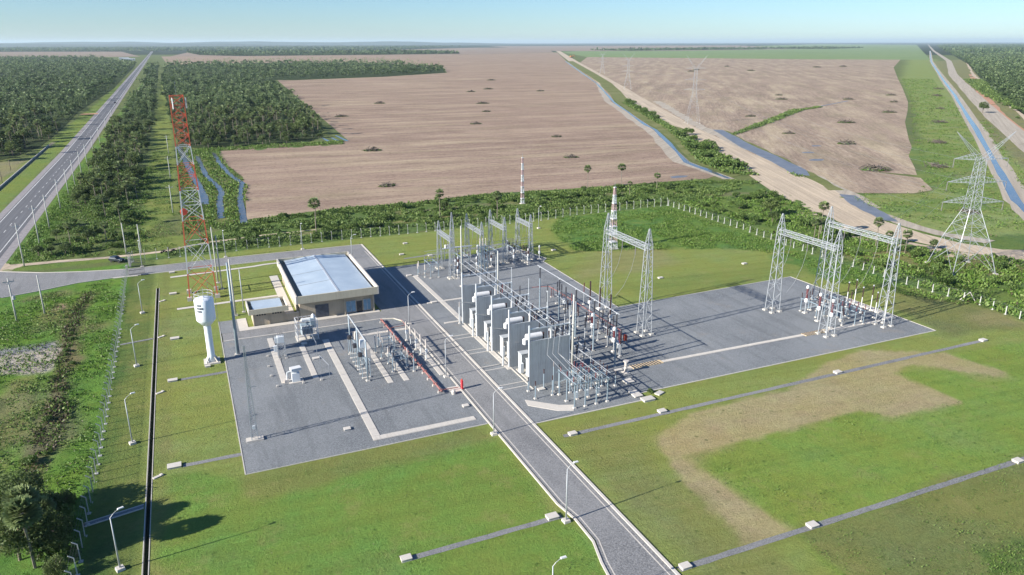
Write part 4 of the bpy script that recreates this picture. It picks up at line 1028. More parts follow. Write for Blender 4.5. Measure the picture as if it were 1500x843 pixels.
def guy_mast(label, x, y, h, wb, group='banded masts'):
    t = thing('lattice_mast', label, 'mast', (x, y, 0), 0, group)
    n = 8
    for k in range(n):
        a, b = h*k/n, h*(k+1)/n; wa = wb+(.35-wb)*k/n; wc = wb+(.35-wb)*(k+1)/n
        m = MB(); lattice(m, (x, y, a+.1), (x, y, b-.12), wa, wc, 3, .16, .06, 'Z'); m.build('mast_section', band_pink if k % 2 else pale_grey, t, world=True)
        m = MB(); m.box(x, y, b-.14, wc+.3, wc+.3, .22); m.build('collar', white, t, world=True)
    MB().bar((x, y, h), (x, y, h+1.8), .05).build('lightning_rod', galv, t, world=True)
    MB().box(x, y, 0, wb+.8, wb+.8, .3).build('footing', concrete, t, world=True)
guy_mast('white and faded red banded lattice mast standing in the lawn behind the tall gantry', 116.2, 189.8, 19, 2.1)
guy_mast('slim white banded mast rising out of the hedge beyond the back fence', 118.7, 262, 18, 1.0)

# ------------------------------------------------------------------ transmission towers
def pylon(label, x, y, H, rz, sc_=1.0, thick=1.0, simple_=False, group='transmission line towers', wbase=9.6):
    t = thing('transmission_tower', label, 'pylon', (x, y, 0), rz, group); m = MB()
    L, B = .14*thick, .06*thick; wb = wbase
    hw = H*.50
    lattice(m, (0, 0, 0), (0, 0, H*.26), wb, wb*.66, 1, L, B*1.1, 'X')
    lattice(m, (0, 0, H*.26), (0, 0, hw), wb*.66, 2.9, 3, L, B, 'X')
    lattice(m, (0, 0, hw), (0, 0, H*.90), 2.9, 1.8, 7, L*.85, B, 'X')
    if not simple_:
        for a in ((1, 1), (-1, 1), (-1, -1), (1, -1)):      # inner bracing of the spread feet
            p = np.array([a[0]*wb*.5, a[1]*wb*.5, 0]); q = np.array([a[0]*wb*.33, a[1]*wb*.33, H*.26])
            m.bar(p*.5+q*.5, (0, a[1]*wb*.33, H*.26), B*.8); m.bar(p*.5+q*.5, (a[0]*wb*.33, 0, H*.26), B*.8)
            m.bar(p*.75+q*.25, (a[0]*wb*.22, a[1]*wb*.46, H*.13), B*.7)
    m.build('tower_body', galv, t)
    for h, wid in ((.545, 9.8), (.705, 9.4), (.885, 8.6)):
        for s in (-1, 1):
            m = MB(); z = H*h; w_ = 9.6*(.28 if h < .6 else .22)/2
            tip = (s*wid*.86, 0, z+.25)
            for yy in (-w_, w_):
                m.bar((s*w_, yy, z), tip, L*.6); m.bar((s*w_, yy, z+1.7), tip, L*.6)
            for k in range(1, 6):
                f = k/6; pa = [np.array((s*w_, yy, zz))*(1-f)+np.array(tip)*f for yy in (-w_, w_) for zz in (z, z+1.7)]
                m.bar(pa[0], pa[3], B*.8); m.bar(pa[0], pa[2], B*.8); m.bar(pa[1], pa[3], B*.8); m.bar(pa[0], pa[1], B*.8)
            m.build('cross_arm', galv_bright, t)
            if not simple_: MB().ins(tip[0], 0, z-2.1, 2.3, .13).build('insulator_string', grey_ins, t)
    for s in (-1, 1):
        m = MB(); tip = (s*8.0, 0, H*1.10); w_ = .85
        for yy in (-w_, w_): m.bar((s*w_, yy, H*.88), tip, L*.6); m.bar((0, yy, H*.90), tip, L*.5)
        for k in range(1, 5):
            f = k/5; a = np.array((s*w_, -w_, H*.88))*(1-f)+np.array(tip)*f; b = np.array((0, w_, H*.9))*(1-f)+np.array(tip)*f; m.bar(a, b, B*.8)
        m.build('earth_wire_peak', galv_bright, t)
    for a in ((1, 1), (-1, 1), (-1, -1), (1, -1)): MB().box(a[0]*wb/2, a[1]*wb/2, -.2, 1.0, 1.0, .6).build('footing', concrete, t)
    return t
pylon('large lattice transmission tower at the right edge beyond the fence', 193.5, 132.4, 34.2, R(-21), wbase=12.0)
pylon('nearest of the distant pylons along the dirt road across the fields', 364.5, 485.5, 46, R(-25), 1, .75, True)
pylon('second distant pylon along the dirt road, paler and smaller', 555.8, 886.7, 42, R(-25), 1, .9, True)
pylon('third distant pylon along the dirt road, faintest in the haze', 792.5, 1361.8, 40, R(-25), 1, 1.1, True)

# ------------------------------------------------------------------ water tank
t = thing('water_tank', 'white water tower with fat cylindrical tank on a slim column', 'water tower', (-.1, 148.4, 0))
MB().lathe(0, 0, 0, [(.95, .3), (.68, 1.5), (.66, 7.6), (.70, 7.85)], 20).build('column', tank_white, t, smooth=True)
MB().lathe(0, 0, 7.75, [(.70, 0), (1.70, 1.15), (1.80, 1.35), (1.80, 5.4), (1.70, 5.55), (.6, 5.9), (.1, 5.95)], 28).build('tank', tank_white, t, smooth=True)
m = MB()
for k in range(12):
    a = 2*math.pi*k/12; m.bar((1.72*math.cos(a), 1.72*math.sin(a), 13.1), (1.72*math.cos(a), 1.72*math.sin(a), 14.5), .05)
for z in (13.9, 14.5): m.tube([(1.72*math.cos(2*math.pi*k/16), 1.72*math.sin(2*math.pi*k/16), z) for k in range(17)], .05, 4)
m.bar((0, 0, 13.6), (0, 0, 15.4), .06); m.build('railing', white, t)
m = MB()
for k in range(26): m.bar((2.1, -.22, 1.5+k*.48), (2.1, .22, 1.5+k*.48), .04)
for s in (-.22, .22): m.bar((2.1 if True else 0, s, 1), (2.1, s, 14.3), .05)
m.build('ladder', galv, t)
m = MB()
for a in (.5, 1.5, 2.5, 3.5): m.box(math.cos(a*math.pi/2+.785)*0, 0, 0, .01, .01, .01) if False else m.bar((math.cos(a*math.pi/2)*1.6, math.sin(a*math.pi/2)*1.6, .1), (math.cos(a*math.pi/2)*.7, math.sin(a*math.pi/2)*.7, 1.3), .22)
m.box(0, 0, 0, 3.0, 3.0, .3); m.build('foundation', conc_pale, t)
m = MB()
for k, (w_, z) in enumerate(((.7, 12.2), (.95, 11.6), (.8, 11.0))):
    a = 3.9; 
    for j in range(3 if k != 1 else 4):
        b = a+.18*j; m.box(1.81*math.cos(b), 1.81*math.sin(b), z, .05, .22, .34, b)
m.build('painted_lettering', dark, t)

# ------------------------------------------------------------------ poles and lamps
def lamp_make(label, cat, x, y, H=8.3, ang=0.0, arm=1.5, mat_=None, group='street lamps of the station'):
    t = thing('street_lamp', label, cat, (x, y, 0), ang, group)
    MB().box(0, 0, 0, .95, .95, .35, top=.9).build('footing', conc_pale, t)
    MB().lathe(0, 0, .3, [(.115, 0), (.06, H-.9)], 8).build('pole', mat_ or galv_bright, t, smooth=True)
    MB().tube([(0, 0, H-.62), (arm*.35, 0, H-.25), (arm, 0, H+.12)], .065, 6).build('arm', mat_ or galv_bright, t)
    MB().box(arm+.25, 0, H+.06, .75, .30, .13, top=.8).build('lamp_head', white, t); return t
LAMPS = [(-13.3, 87.2, 7.9, .35, 'lamp post between fence and dark drain, nearest the camera, in tree shade'),
 (-13.2, 119.5, 8.3, .3, 'lamp post between fence and dark drain, second from the camera'),
 (-13.7, 152.1, 8.3, .3, 'lamp post between fence and dark drain, third from the camera'),
 (-13.6, 185, 7.8, .3, 'lamp post beside the far end of the dark drain'),
 (40.0, 74.1, 8.5, 0.05, 'lamp post on the left road kerb nearest the camera, shadow across the lawn'),
 (40.0, 99.2, 7.9, 0.0, 'lamp post on the left kerb of the stone road at the yard corner'),
 (40.0, 122.9, 8.1, 0.0, 'lamp post on the left kerb of the stone road just beyond the red hydrant'),
 (41.4, 152.6, 7.4, 0.0, 'lamp post at the road bend near the end of the red pipe'),
 (41.2, 211.5, 7.0, 0.0, 'lamp post behind the long building on its right side'),
 (29.5, 227.6, 8.3, -1.5, 'lamp post on the back kerb behind the long building'),
 (7.4, 227.8, 8.3, -1.5, 'lamp post on the back kerb near the red and white mast'),
 (30.4, 59.0, 7.7, 0.0, 'lamp whose head just shows at the bottom edge of the photo'),
 (107, 222.8, 7.8, -1.5, 'lamp post alone on the lawn near the back fence right of the back bays'),
 (-14.8, 226.5, 7.9, -1.5, 'lamp post right of the entrance gate')]
for x, y, H, a, lb in LAMPS: lamp_make(lb, 'lamp post', x, y, H, a, 1.0)

def pole(name, label, cat, x, y, H, r0, r1, mat_, group=None, lean=(0, 0), foot=True):
    t = thing(name, label, cat, (x, y, 0), 0, group)
    m = MB(); m.add([(0, 0, 0)], []); m = MB(); m.lathe(0, 0, 0, [(r0, 0), (r1, H)], 12); m.v = [(a+lean[0]*c/H, b+lean[1]*c/H, c) for a, b, c in m.v]
    m.build('pole', mat_, t, smooth=True)
    if foot: MB().box(0, 0, 0, r0*2+.5, r0*2+.5, .25).build('footing', conc_pale, t)
    return t
PW = 'concrete lightning poles in the yards'
pole('lightning_pole', 'tall pale concrete pole beside the last blast wall, near end of the transformers', 'pole', 62.7, 115.2, 15.7, .27, .15, pole_conc, PW)
pole('lightning_pole', 'tall pale concrete pole at the far end of the transformers', 'pole', 61.6, 173.6, 16.1, .25, .14, pole_conc, PW)
pole('lightning_pole', 'grey concrete pole behind the rearmost transformer', 'pole', 67.8, 164.3, 11.2, .24, .15, pole_conc, PW)
pole('lightning_pole', 'thick dark grey pole in the yard right of the water tank', 'pole', 4.9, 150.1, 19.4, .36, .16, steel_blue, PW)
pole('lightning_pole', 'pale pole on a concrete base left of the small building', 'pole', 6.2, 174.4, 13.6, .26, .15, pole_conc, PW)
pole('lightning_pole', 'pole nearest behind the mast of the small building lawn, right one of two', 'pole', 4.6, 196.5, 14.2, .2, .12, pole_conc, PW)
pole('lightning_pole', 'left one of the two slim poles on the lawn right of the red mast', 'pole', 3.9, 202.3, 15.1, .2, .12, pole_conc, PW)
pole('lightning_pole', 'slim grey pole rising at the walkway beside the small building', 'pole', 8.2, 176.0, 10.5, .13, .08, galv, PW)
t = thing('lattice_mast', 'slim lattice mast on a concrete pad at the near left of the stone yard', 'mast', (4.6, 112.9, 0))
m = MB(); lattice(m, (0, 0, .2), (0, 0, 10.5), .95, .42, 17, .09, .035, 'Z'); lattice(m, (0, 0, 10.5), (0, 0, 16.2), .42, .2, 8, .08, .03, 'Z'); m.build('shaft', galv, t)
MB().box(0, 0, 0, 2.6, 1.3, .3).build('footing', conc_pale, t)
MB().box(0, -.5, 2.2, .4, .3, .6).build('junction_box', pale_grey, t)
MB().bar((-.2, 0, 9.2), (1.1, .1, 9.2), .08).build('side_arm', galv, t)

def power_pole(label, x, y, H, rz=0.0, arm=True, tr=False):
    t = thing('power_pole', label, 'power pole', (x, y, 0), rz, 'roadside power poles')
    MB().lathe(0, 0, 0, [(.20, 0), (.12, H)], 10).build('pole', pole_conc, t, smooth=True)
    if arm:
        m = MB(); m.box(0, 0, H-1.0, 2.3, .13, .15); m.bar((-.8, 0, H-1), (0, 0, H-1.8), .05); m.bar((.8, 0, H-1), (0, 0, H-1.8), .05); m.build('cross_arm', galv, t)
        for a in (-1.05, .35, 1.05): MB().ins(a, 0, H-.85, .35, .08, 3).build('insulator', white_ins, t)
    if tr: MB().lathe(.35, 0, H-5.2, [(.3, 0), (.34, .1), (.34, .9), (.2, 1.0)], 12).build('pole_transformer', trafo_grey, t)
    return t
for k, (x, y, H, ar) in enumerate(((-45.4, 240.8, 12.6, 1), (-45.2, 267.9, 12.3, 1), (-45.2, 290.7, 11.6, 1), (-45.8, 325.9, 11.3, 1), (-46.1, 355.5, 10.8, 0), (-46.3, 381.3, 11, 1), (-46.1, 408.9, 11.3, 1), (-46.3, 440, 11, 1), (-46.5, 480, 11, 0), (-46.8, 530, 11, 1), (-47, 590, 11, 1), (-47.5, 660, 11, 1))):
    lb = ['first', 'second', 'third', 'fourth', 'fifth', 'sixth', 'seventh', 'eighth', 'ninth', 'tenth', 'eleventh', 'twelfth'][k]
    power_pole(f'concrete power pole on the highway bank, {lb} counted from the junction', x, y, H, 0, bool(ar))
power_pole('concrete power pole in the weeds below the junction, with a small transformer', -39.7, 191.1, 10.2, .2, True, True)
power_pole('bare concrete pole in the weeds below the junction, right of the one with the transformer', -34.4, 193.2, 9.6, 0, False)
for k, (x, y, H) in enumerate(((-19.6, 244, 9.5), (-15.5, 243.5, 8.8), (-6.5, 300, 10.5), (-7.2, 380, 10.5), (-8, 470, 10.5))):
    power_pole('slim concrete pole ' + ['left of the entrance road behind the gate', 'at the dirt track just behind the gate', 'in the cleared strip nearest the track', 'in the cleared strip, second from the track', 'in the cleared strip beside the palm wood'][k], x, y, H, 0, k > 1)
for k, (x, y) in enumerate(((-79, 372), (-77, 400), (-84, 385), (-88, 420), (-80, 440))):
    t = pole('yard_post', 'dark post in the bare yard beyond the highway, ' + ['nearest the road', 'by the low wall', 'in the middle', 'towards the left edge', 'farthest back'][k], 'post', x, y, [7, 7.5, 4, 5, 5][k], .16, .12, bark, 'posts of the yard beyond the highway', foot=False)
    MB().box(0, 0, [6.5, 7, 3.6, 4.6, 4.6][k], 1.2, .1, .1).build('cross_piece', bark, t)

# ------------------------------------------------------------------ fences
def fence(label, pts, step, side, H=2.55, cat='fence', wires=True, big=.125, lean=True):
    t = thing('concrete_post_fence', label, cat, (pts[0][0], pts[0][1], 0)); P_ = []
    for a, b in zip(pts[:-1], pts[1:]):
        n = max(1, round(math.dist(a, b)/step))
        P_ += [(a[0]+(b[0]-a[0])*i/n, a[1]+(b[1]-a[1])*i/n) for i in range(n)]
    P_.append(pts[-1]); proto = None
    for i, (x, y) in enumerate(P_):
        sx, sy = side; jx, jy = random.uniform(-.05, .05), random.uniform(-.05, .05)
        if proto is None:
            m = MB(); m.bar((0, 0, -.1), (0, 0, H), big, w2=big*.8); (m.bar((0, 0, H-.02), (sx*.55, sy*.55, H+.42), big*.8) if lean else m.box(0, 0, H-.02, big, big, .08)); m.box(0, 0, 0, .5, .5, .12)
            o = m.build('fence_post', pole_conc, t); proto = o
        else:
            o = proto.copy(); COL.objects.link(o); o.parent = t
        o.location = (x-pts[0][0]+jx, y-pts[0][1]+jy, 0); o.rotation_euler = (random.uniform(-.02, .02), random.uniform(-.02, .02), 0)
    if wires:
        m = MB()
        for a, b in zip(pts[:-1], pts[1:]):
            for z in (.3, .8, 1.3, 1.8, 2.3): m.bar((a[0], a[1], z), (b[0], b[1], z), .006)
            for z in (H+.15, H+.35): m.bar((a[0]+side[0]*(z-H)*1.2, a[1]+side[1]*(z-H)*1.2, z), (b[0]+side[0]*(z-H)*1.2, b[1]+side[1]*(z-H)*1.2, z), .008)
        m.build('wire', wire_m, t, world=True)
    return t
fence('long fence of leaning-topped concrete posts along the left side of the station', [(-17.9, 80), (-17.6, 120), (-17.7, 170), (-18.2, 218.6)], 2.75, (-1, 0))
fence('short fence piece of concrete posts between the entrance gate and the back corner', [(-18.2, 228.2), (-17.8, 234)], 1.5, (-1, 0))
fence('fence of thin concrete posts along the back of the station in front of the hedge', [(-17.4, 234.2), (14, 234.2), (43, 235), (80, 233.3), (113, 233.3), (132, 236.5), (168.6, 236.3)], 3.1, (0, 1), 2.6)
t = fence('fence of pale concrete posts along the right side of the station', [(168.9, 236), (169.2, 200), (167.2, 168), (168, 146), (167.8, 125), (170.2, 110), (168.5, 96), (168, 84)], 3.4, (1, 0), 2.0, big=.20, lean=False)
MB().bar((171, 111.6, 0), (170.1, 112.8, 2.4), .16).bar((169.2, 114.4, 0), (170.1, 112.8, 2.4), .16).build('corner_brace', conc_pale, t, world=True)
# entrance gate
t = thing('entrance_gate', 'open dark metal entrance gate between concrete posts across the station road', 'gate', (-18, 218.9, 0))
for x, y in ((-18.1, 219.2), (-17.9, 227.9)): MB().box(x, y, 0, .5, .5, 3.0).build('gate_post', concrete, t, world=True)
for y0, s in ((219.4, 1), (227.7, -1)):
    m = MB(); a = np.array([-17.9, y0, 0]); b = a+np.array([3.9, s*.5, 0]); z = np.array([0, 0, 1])
    for h in (.25, 1.3, 2.4): m.bar(a+z*h, b+z*h, .08)
    for k in range(14): m.bar(a+(b-a)*k/13+z*.25, a+(b-a)*k/13+z*2.4, .05)
    m.build('gate_leaf', dark, t, world=True)
t = thing('cattle_grid', 'pale concrete strip and dark grating across the road at the gate', 'grating', (-15, 219, 0))
MB().box(-18.6, 218.2, .0, 6.0, .7, .16).build('concrete_strip', conc_pale, t, world=True)
MB().box(-14.0, 218.3, .0, 1.8, .8, .20).build('grating', dark, t, world=True)
# cattle yard wall beyond the highway
t = thing('low_yard_wall', 'low grey wall beside the yard at the far left beyond the highway', 'wall', (-75.5, 360, 0))
MB().bar((-75.5, 340, .35), (-75.8, 540, .35), .3, .7).build('wall', concrete, t, world=True)

# ================================================================== buildings
t = thing('control_building', 'long beige building with a wide pale blue metal roof', 'building', (28, 180, 0))
X0, X1, Y0, Y1, HB = 19.6, 36.6, 165.2, 197.0, 5.6
m = MB(); m.box((X0+X1)/2, (Y0+Y1)/2, 0, X1-X0, Y1-Y0, HB-.9); m.build('wall', beige, t, world=True)
m = MB()     # overhanging parapet band round the roof
bx0, bx1, by0, by1 = X0-.9, X1+.9, Y0-1.6, Y1+.4
for a in ((bx0, bx1, by0, by0+.28), (bx0, bx1, by1-.28, by1)):
    MB().box((a[0]+a[1])/2, (a[2]+a[3])/2, HB-1.2, a[1]-a[0], a[3]-a[2], 1.75).build('parapet_band', beige_band, t, world=True)
for a in ((bx0-.01, bx0+.32), (bx1-.32, bx1+.01)): MB().box((a[0]+a[1])/2, (by0+by1)/2, HB-1.22, a[1]-a[0], by1-by0+.02, 1.85).build('side_parapet', conc_pale, t, world=True)
m = MB(); m.box((bx0+bx1)/2, (by0+by1)/2, HB-1.25, bx1-bx0-.7, by1-by0-.7, .12); m.build('soffit', beige_band, t, world=True)
m = MB(); xm = (X0+X1)/2+.2; zr = HB+.62; ze = HB-.05; rx0, rx1, ry0, ry1 = X0+.9, X1-.15, by0+.3, by1-.3
m.add([(rx0, ry0, ze), (xm, ry0, zr), (rx1, ry0, ze), (rx0, ry1, ze), (xm, ry1, zr), (rx1, ry1, ze), (rx0, ry0, HB-1), (rx1, ry0, HB-1), (rx0, ry1, HB-1), (rx1, ry1, HB-1)],
      [(0, 1, 4, 3), (1, 2, 5, 4), (0, 6, 7, 2, 1), (3, 4, 5, 9, 8), (0, 3, 8, 6), (2, 7, 9, 5)])
m.build('roof', roofm, t, world=True)
m = MB(); m.box(xm, (ry0+ry1)/2, zr-.03, .45, ry1-ry0, .08); m.build('ridge_cap', alu, t, world=True)
m = MB(); m.box((rx0+xm)/2, ry0+9.6, ze+.55, .01, .01, .01); m = MB()
for sy in (ry0+9.5, ry0+9.5+9.2): m.bar((rx0, sy, ze+.05), (xm, sy, zr+.05), .09, .05)
m.build('roof_seam', trafo_grey, t, world=True)
Yf = Y0-.03
def front(x, w_, z0, h, name, mt, sub=None):
    o = MB().box(x, Yf, z0, w_, .10, h).build(name, mt, t, world=True); return o
o = front(24.5, 3.0, .05, 3.1, 'roller_door', grey_brown)
mm = MB()
for k in range(9): mm.box(24.5-t.location[0], Yf-.07-t.location[1], .3+k*.32, 2.95, .04, .05)
mm.build('slat_lines', dark, o)
for x, w_ in ((31.1, 2.2), (34.9, 1.7)):
    o = front(x, w_, .35, 2.7, 'window', blue_glass)
    mm = MB(); 
    for q in (-w_/2, 0, w_/2): mm.box(x+q-t.location[0], Yf-.08-t.location[1], .35, .07, .05, 2.7)
    for q in (.35, 3.0): mm.box(x-t.location[0], Yf-.083-t.location[1], q, w_, .05, .07)
    mm.build('window_frame', alu, o)
o = front(33.1, 1.3, .05, 2.7, 'door', dark)
MB().box(33.6-t.location[0], Yf-.1-t.location[1], 1.1, .05, .08, .3).build('handle', alu, o)
for x in (29.6, 36.3): MB().box(x, Y0-.7, 0, .3, .3, HB-1.2).build('column', beige, t, world=True)
MB().box(37.0, 186, .9, .7, .35, .9).build('air_conditioner', pale_grey, t, world=True)
MB().box(37.0, 178, .9, .7, .35, .9).build('air_conditioner', pale_grey, t, world=True)
t = thing('small_service_building', 'small square building with a flat blue roof and beige parapet', 'building', (12.7, 168.4, 0))
X0, X1, Y0, Y1, HB = 9.4, 16.2, 165.4, 171.2, 3.9
MB().box((X0+X1)/2, (Y0+Y1)/2, 0, X1-X0, Y1-Y0, HB-.6).build('wall', beige, t, world=True)
for (cx, cy, sx, sy) in (((X0+X1)/2, Y0-.75, X1-X0+1.6, .22), ((X0+X1)/2, Y1+.4, X1-X0+1.6, .22)): MB().box(cx, cy, HB-.95, sx, sy, 1.2).build('parapet_band', beige_band, t, world=True)
for x in (X0-.75, X1+.75): MB().box(x, (Y0+Y1)/2-.17, HB-.97, .24, Y1-Y0+1.2, 1.27).build('side_parapet', conc_pale, t, world=True)
m = MB(); m.add([(X0+.2, Y0-.6, HB-.3), (X1-.2, Y0-.6, HB-.3), (X1-.2, Y1+.25, HB+.05), (X0+.2, Y1+.25, HB+.05), (X0+.2, Y0-.6, HB-.6), (X1-.2, Y0-.6, HB-.6), (X1-.2, Y1+.25, HB-.6), (X0+.2, Y1+.25, HB-.6)],
   [(0, 1, 2, 3), (0, 4, 5, 1), (1, 5, 6, 2), (2, 6, 7, 3), (3, 7, 4, 0)]); m.build('roof', roofm, t, world=True)
MB().box((X0+X1)/2, (Y0+Y1)/2-.17, HB-.98, X1-X0+1.4, Y1-Y0+1.1, .1).build('soffit', beige_band, t, world=True)
for xb in (10.0, 13.4):
    for k in range(4): MB().box(xb+.35+k*.55, Y0-.03, 2.35, .38, .08, .45).build('window', dark, t, world=True)
m = MB()
for x in (X0+.1, 12.8, X1-.1): m.box(x, Y0-.12, 0, .2, .2, HB-.95)
m.build('pilaster', beige, t, world=True)
t = thing('link_wall', 'low grey-brown wall joining the small building to the long one', 'wall', (17.6, 165.3, 0))
MB().box(17.8, 165.6, 0, 3.3, .2, 1.9).build('wall', beige, t, world=True)
MB().box(17.8, 165.6, 1.9, 3.4, .34, .1).build('coping', conc_pale, t, world=True)

# concrete pits and cable covers ------------------------------------------------
def pit(label, x, y, sx=1.7, sy=1.25, h=.42, rz=0.0, mat_=None, group='inspection pits'):
    t = thing('inspection_pit', label, 'concrete pit', (x, y, 0), rz, group)
    MB().box(0, 0, 0, sx, sy, h).build('pit_wall', conc_pale, t); MB().box(0, 0, h, sx+.1, sy+.1, .08).build('cover', mat_ or conc_pale, t, bevel=.02)
PITS = [(-7.2, 109.5, 2.2, 1.5, 'at the left end of the stone drain nearest the camera, left lawn'), (-7.3, 142, 1.9, 1.2, 'at the left end of the stone drain beside the water tank'),
 (-6.8, 164.5, 2.0, 1.3, 'on the lawn left of the water tank top'), (-7.0, 197.3, 1.9, 1.2, 'on the lawn left of the red and white mast foot'), (-7.2, 217.3, 1.6, 1, 'beside the road left of the red mast'),
 (18.6, 75.2, 1.5, 1.1, 'at the left end of the stone drain on the near lawn'), (38.7, 75.6, 1.8, 1.3, 'beside the lamp post at the stone road'),
 (51.6, 94.1, 1.5, 1.1, 'at the left end of the long stone drain right of the road'), (69.2, 94.8, 1.6, 1.2, 'on the long stone drain near the striped slabs'),
 (108.9, 94.6, 1.6, 1.2, 'midway along the long stone drain'), (149.4, 94.3, 1.6, 1.2, 'at the far right end of the long stone drain'),
 (48.9, 60.3, 1.5, 1.1, 'at the road end of the lowest stone drain'), (68.9, 60.3, 1.6, 1.2, 'on the lowest stone drain in the open lawn'), (108.9, 59.9, 1.6, 1.2, 'at the right edge of the photo on the lowest stone drain'),
 (-1.0, 146.2, 1.1, .8, 'at the foot of the water tank'), (18.7, 110.3, 1.2, 1.0, 'in the near left stone yard'), (54.0, 110.8, 1.5, 1.1, 'in the stone yard beside the concrete ramp'),
 (51.6, 188.0, 1.6, 1.0, 'in the back of the yard near the three white insulators'), (51.0, 164.4, 1.6, 1.0, 'in the yard left of the rear transformer'),
 (39.2, 110.2, 1.2, 1.0, 'against the road kerb in the near yard'), (18.0, 150.2, 1.3, 1.1, 'beside the caged transformer'), (19.0, 141.5, 1.5, 1.0, 'among the cable trenches below the caged transformer'),
 (55.5, 209.5, 1.5, 1.0, 'on the back lawn beside the road corner'), (60.0, 221.5, 1.5, 1.0, 'on the back lawn nearest the back fence'), (63, 205, 1.5, 1.0, 'on the back lawn left of the small gantries'),
 (112.5, 158.8, 1.5, 1.0, 'on the lawn beyond the tall gantry'), (142, 160.5, 1.5, 1.0, 'on the lawn in front of the tall unmown grass'), (99.0, 195.5, 1.5, 1.0, 'on the lawn right of the back bays'), (83, 205.6, 1.5, 1., 'at the edge of the stone behind the back bays')]
for x, y, sx, sy, lb in PITS: pit('low concrete pit '+lb, x, y, sx*.85, sy*.85, .25 if y > 100 else .3)
pit('pair of pale slabs stacked by the striped crossing, the near one', 69.5, 99.6, 2.2, 1.4, .3, 0, concrete)
pit('long pale slab lying at the near stone edge beside the weed clump', 68.6, 102.2, 1.6, 2.4, .25)
pit('pair of pale covers on the stone below the black and yellow strip', 70.3, 107.4, 1.7, 1.8, .25)
pit('low dusty slab half under grass beside a weed clump at the stone edge', 72.8, 100.9, 1.6, 1.0, .15, .4, concrete)
plant('shrub', BUSH, 71.3, 101.8, .55, 'small dark green weed clump at the edge of the near stone yard', 'shrub', None, 2)
def chan(label, pts, w_=1.15, h=.12, mat_=None, group='cable trench covers'):
    t = thing('cable_trench', label, 'cable trench', (pts[0][0], pts[0][1], 0), 0, group)
    m = MB(); L = 0
    for a, b in zip(pts[:-1], pts[1:]):
        d = math.dist(a, b); n = max(1, int(d/.6)); ux, uy = (b[0]-a[0])/d, (b[1]-a[1])/d; s_ = d/n
        for i in range(n):
            cx, cy = a[0]+ux*s_*(i+.5), a[1]+uy*s_*(i+.5); m.box(cx, cy, 0, s_-.05, w_-.1, h+random.uniform(0, .025), math.atan2(uy, ux))
    m.build('cover_slabs', conc_pale, t, world=True)
    m = MB()
    for a, b in zip(pts[:-1], pts[1:]):
        d = math.dist(a, b); m.box((a[0]+b[0])/2, (a[1]+b[1])/2, 0, d, w_, h*.6, math.atan2(b[1]-a[1], b[0]-a[0]))
    m.build('trench_wall', concrete, t, world=True); return t
for pts, w_, lb in (([(22.5, 106.3), (22.5, 151)], 1.35, 'long wide cable trench running through the middle of the near stone yard'),
    ([(21.8, 105.6), (39.2, 105.6)], 1.35, 'cable trench along the near edge of the left stone yard'),
    ([(11.8, 132.4), (11.8, 156.5)], 1.2, 'leftmost short cable trench, green-stained along one side'),
    ([(17.4, 132.2), (17.4, 149.6)], 1.1, 'short cable trench in the middle of the fenced corner of the yard'),
    ([(29.8, 124.6), (29.8, 149.6)], 1.1, 'cable trench beside the blue-grey frame of switches'),
    ([(32.8, 124.4), (32.8, 139)], 1.1, 'short cable trench under the middle row of switches'),
    ([(29.2, 150.3), (40.3, 150.3)], 1.1, 'cable trench crossing under the red pipe near the road bend'),
    ([(39.6, 124), (39.6, 141)], 1.0, 'cable trench between the red pipe and the stone road'),
    ([(52.4, 121.2), (52.4, 147)], 1.05, 'cable trench passing in front of the transformers'),
    ([(53.1, 150.5), (53.0, 187.5)], 1.25, 'long cable trench leading to the back bays'),
    ([(49.3, 164.6), (62.5, 164.8)], .95, 'cable trench crossing the long one behind the transformers'),
    ([(48.8, 150), (55.2, 150.2)], .8, 'short cable trench in line with the last blast wall'),
    ([(70.5, 112.6), (139.5, 111.8)], .95, 'long pale cable trench crossing the right yard to the far gantries')): chan(lb, pts, w_)
t = thing('ramp_slab', 'pale ribbed concrete slab bent towards the frame of switches at the near edge', 'slab', (58, 104.5, 0))
MB().poly([(49.6, 108.2), (49.2, 106.0), (53.1, 102.2), (55.6, 101.2), (56.6, 103.1), (54.2, 104.0)], 0, .12).build('slab', conc_pale, t, world=True)
for xa, xb, lb in ((74.3, 81.2, 'black and yellow striped crossing on the trench near the switch frame'), (117.2, 123.6, 'black and yellow striped crossing on the trench near the far gantries')):
    t = thing('striped_crossing', lb, 'crossing slab', (xa, 112.4, 0), 0, 'striped crossings')
    yc = 112.5 if xa < 100 else 112.0
    MB().box((xa+xb)/2, yc, 0, xb-xa, 1.5, .17).build('slab', simple('slab_yellow', (.62, .47, .27), .8, 0, .15), t, world=True)
    m = MB()
    for k in range(10):
        x = xa+.3+k*(xb-xa-.5)/10; m.add([(x, yc-.76, .182), (x+.36, yc-.76, .182), (x+.06, yc+.76, .182), (x-.3, yc+.76, .182)], [(0, 1, 2, 3)])
    m.build('stripe', dark, t, world=True)
for yc in (117.6, 126.6, 135.4, 144.1):
    k = ['nearest the camera', 'second from the camera', 'third from the camera', 'farthest from the camera'][(117.6, 126.6, 135.4, 144.1).index(yc)]
    t = thing('transformer_rails', f'pair of narrow concrete rails from the road to the transformer bay {k}', 'rails', (50, yc, 0), 0, 'transformer rails')
    for s in (-.9, .9): MB().box(50.6, yc+s-3.3, 0, 6.2, .2, .13).build('rail', conc_pale, t, world=True)
t = thing('kerb_beam', 'narrow concrete beam along the foot of the blast walls', 'kerb', (53.5, 130, 0)); MB().box(53.9-1.1, 130, 0, .25, 37, .16).build('beam', conc_pale, t, world=True)
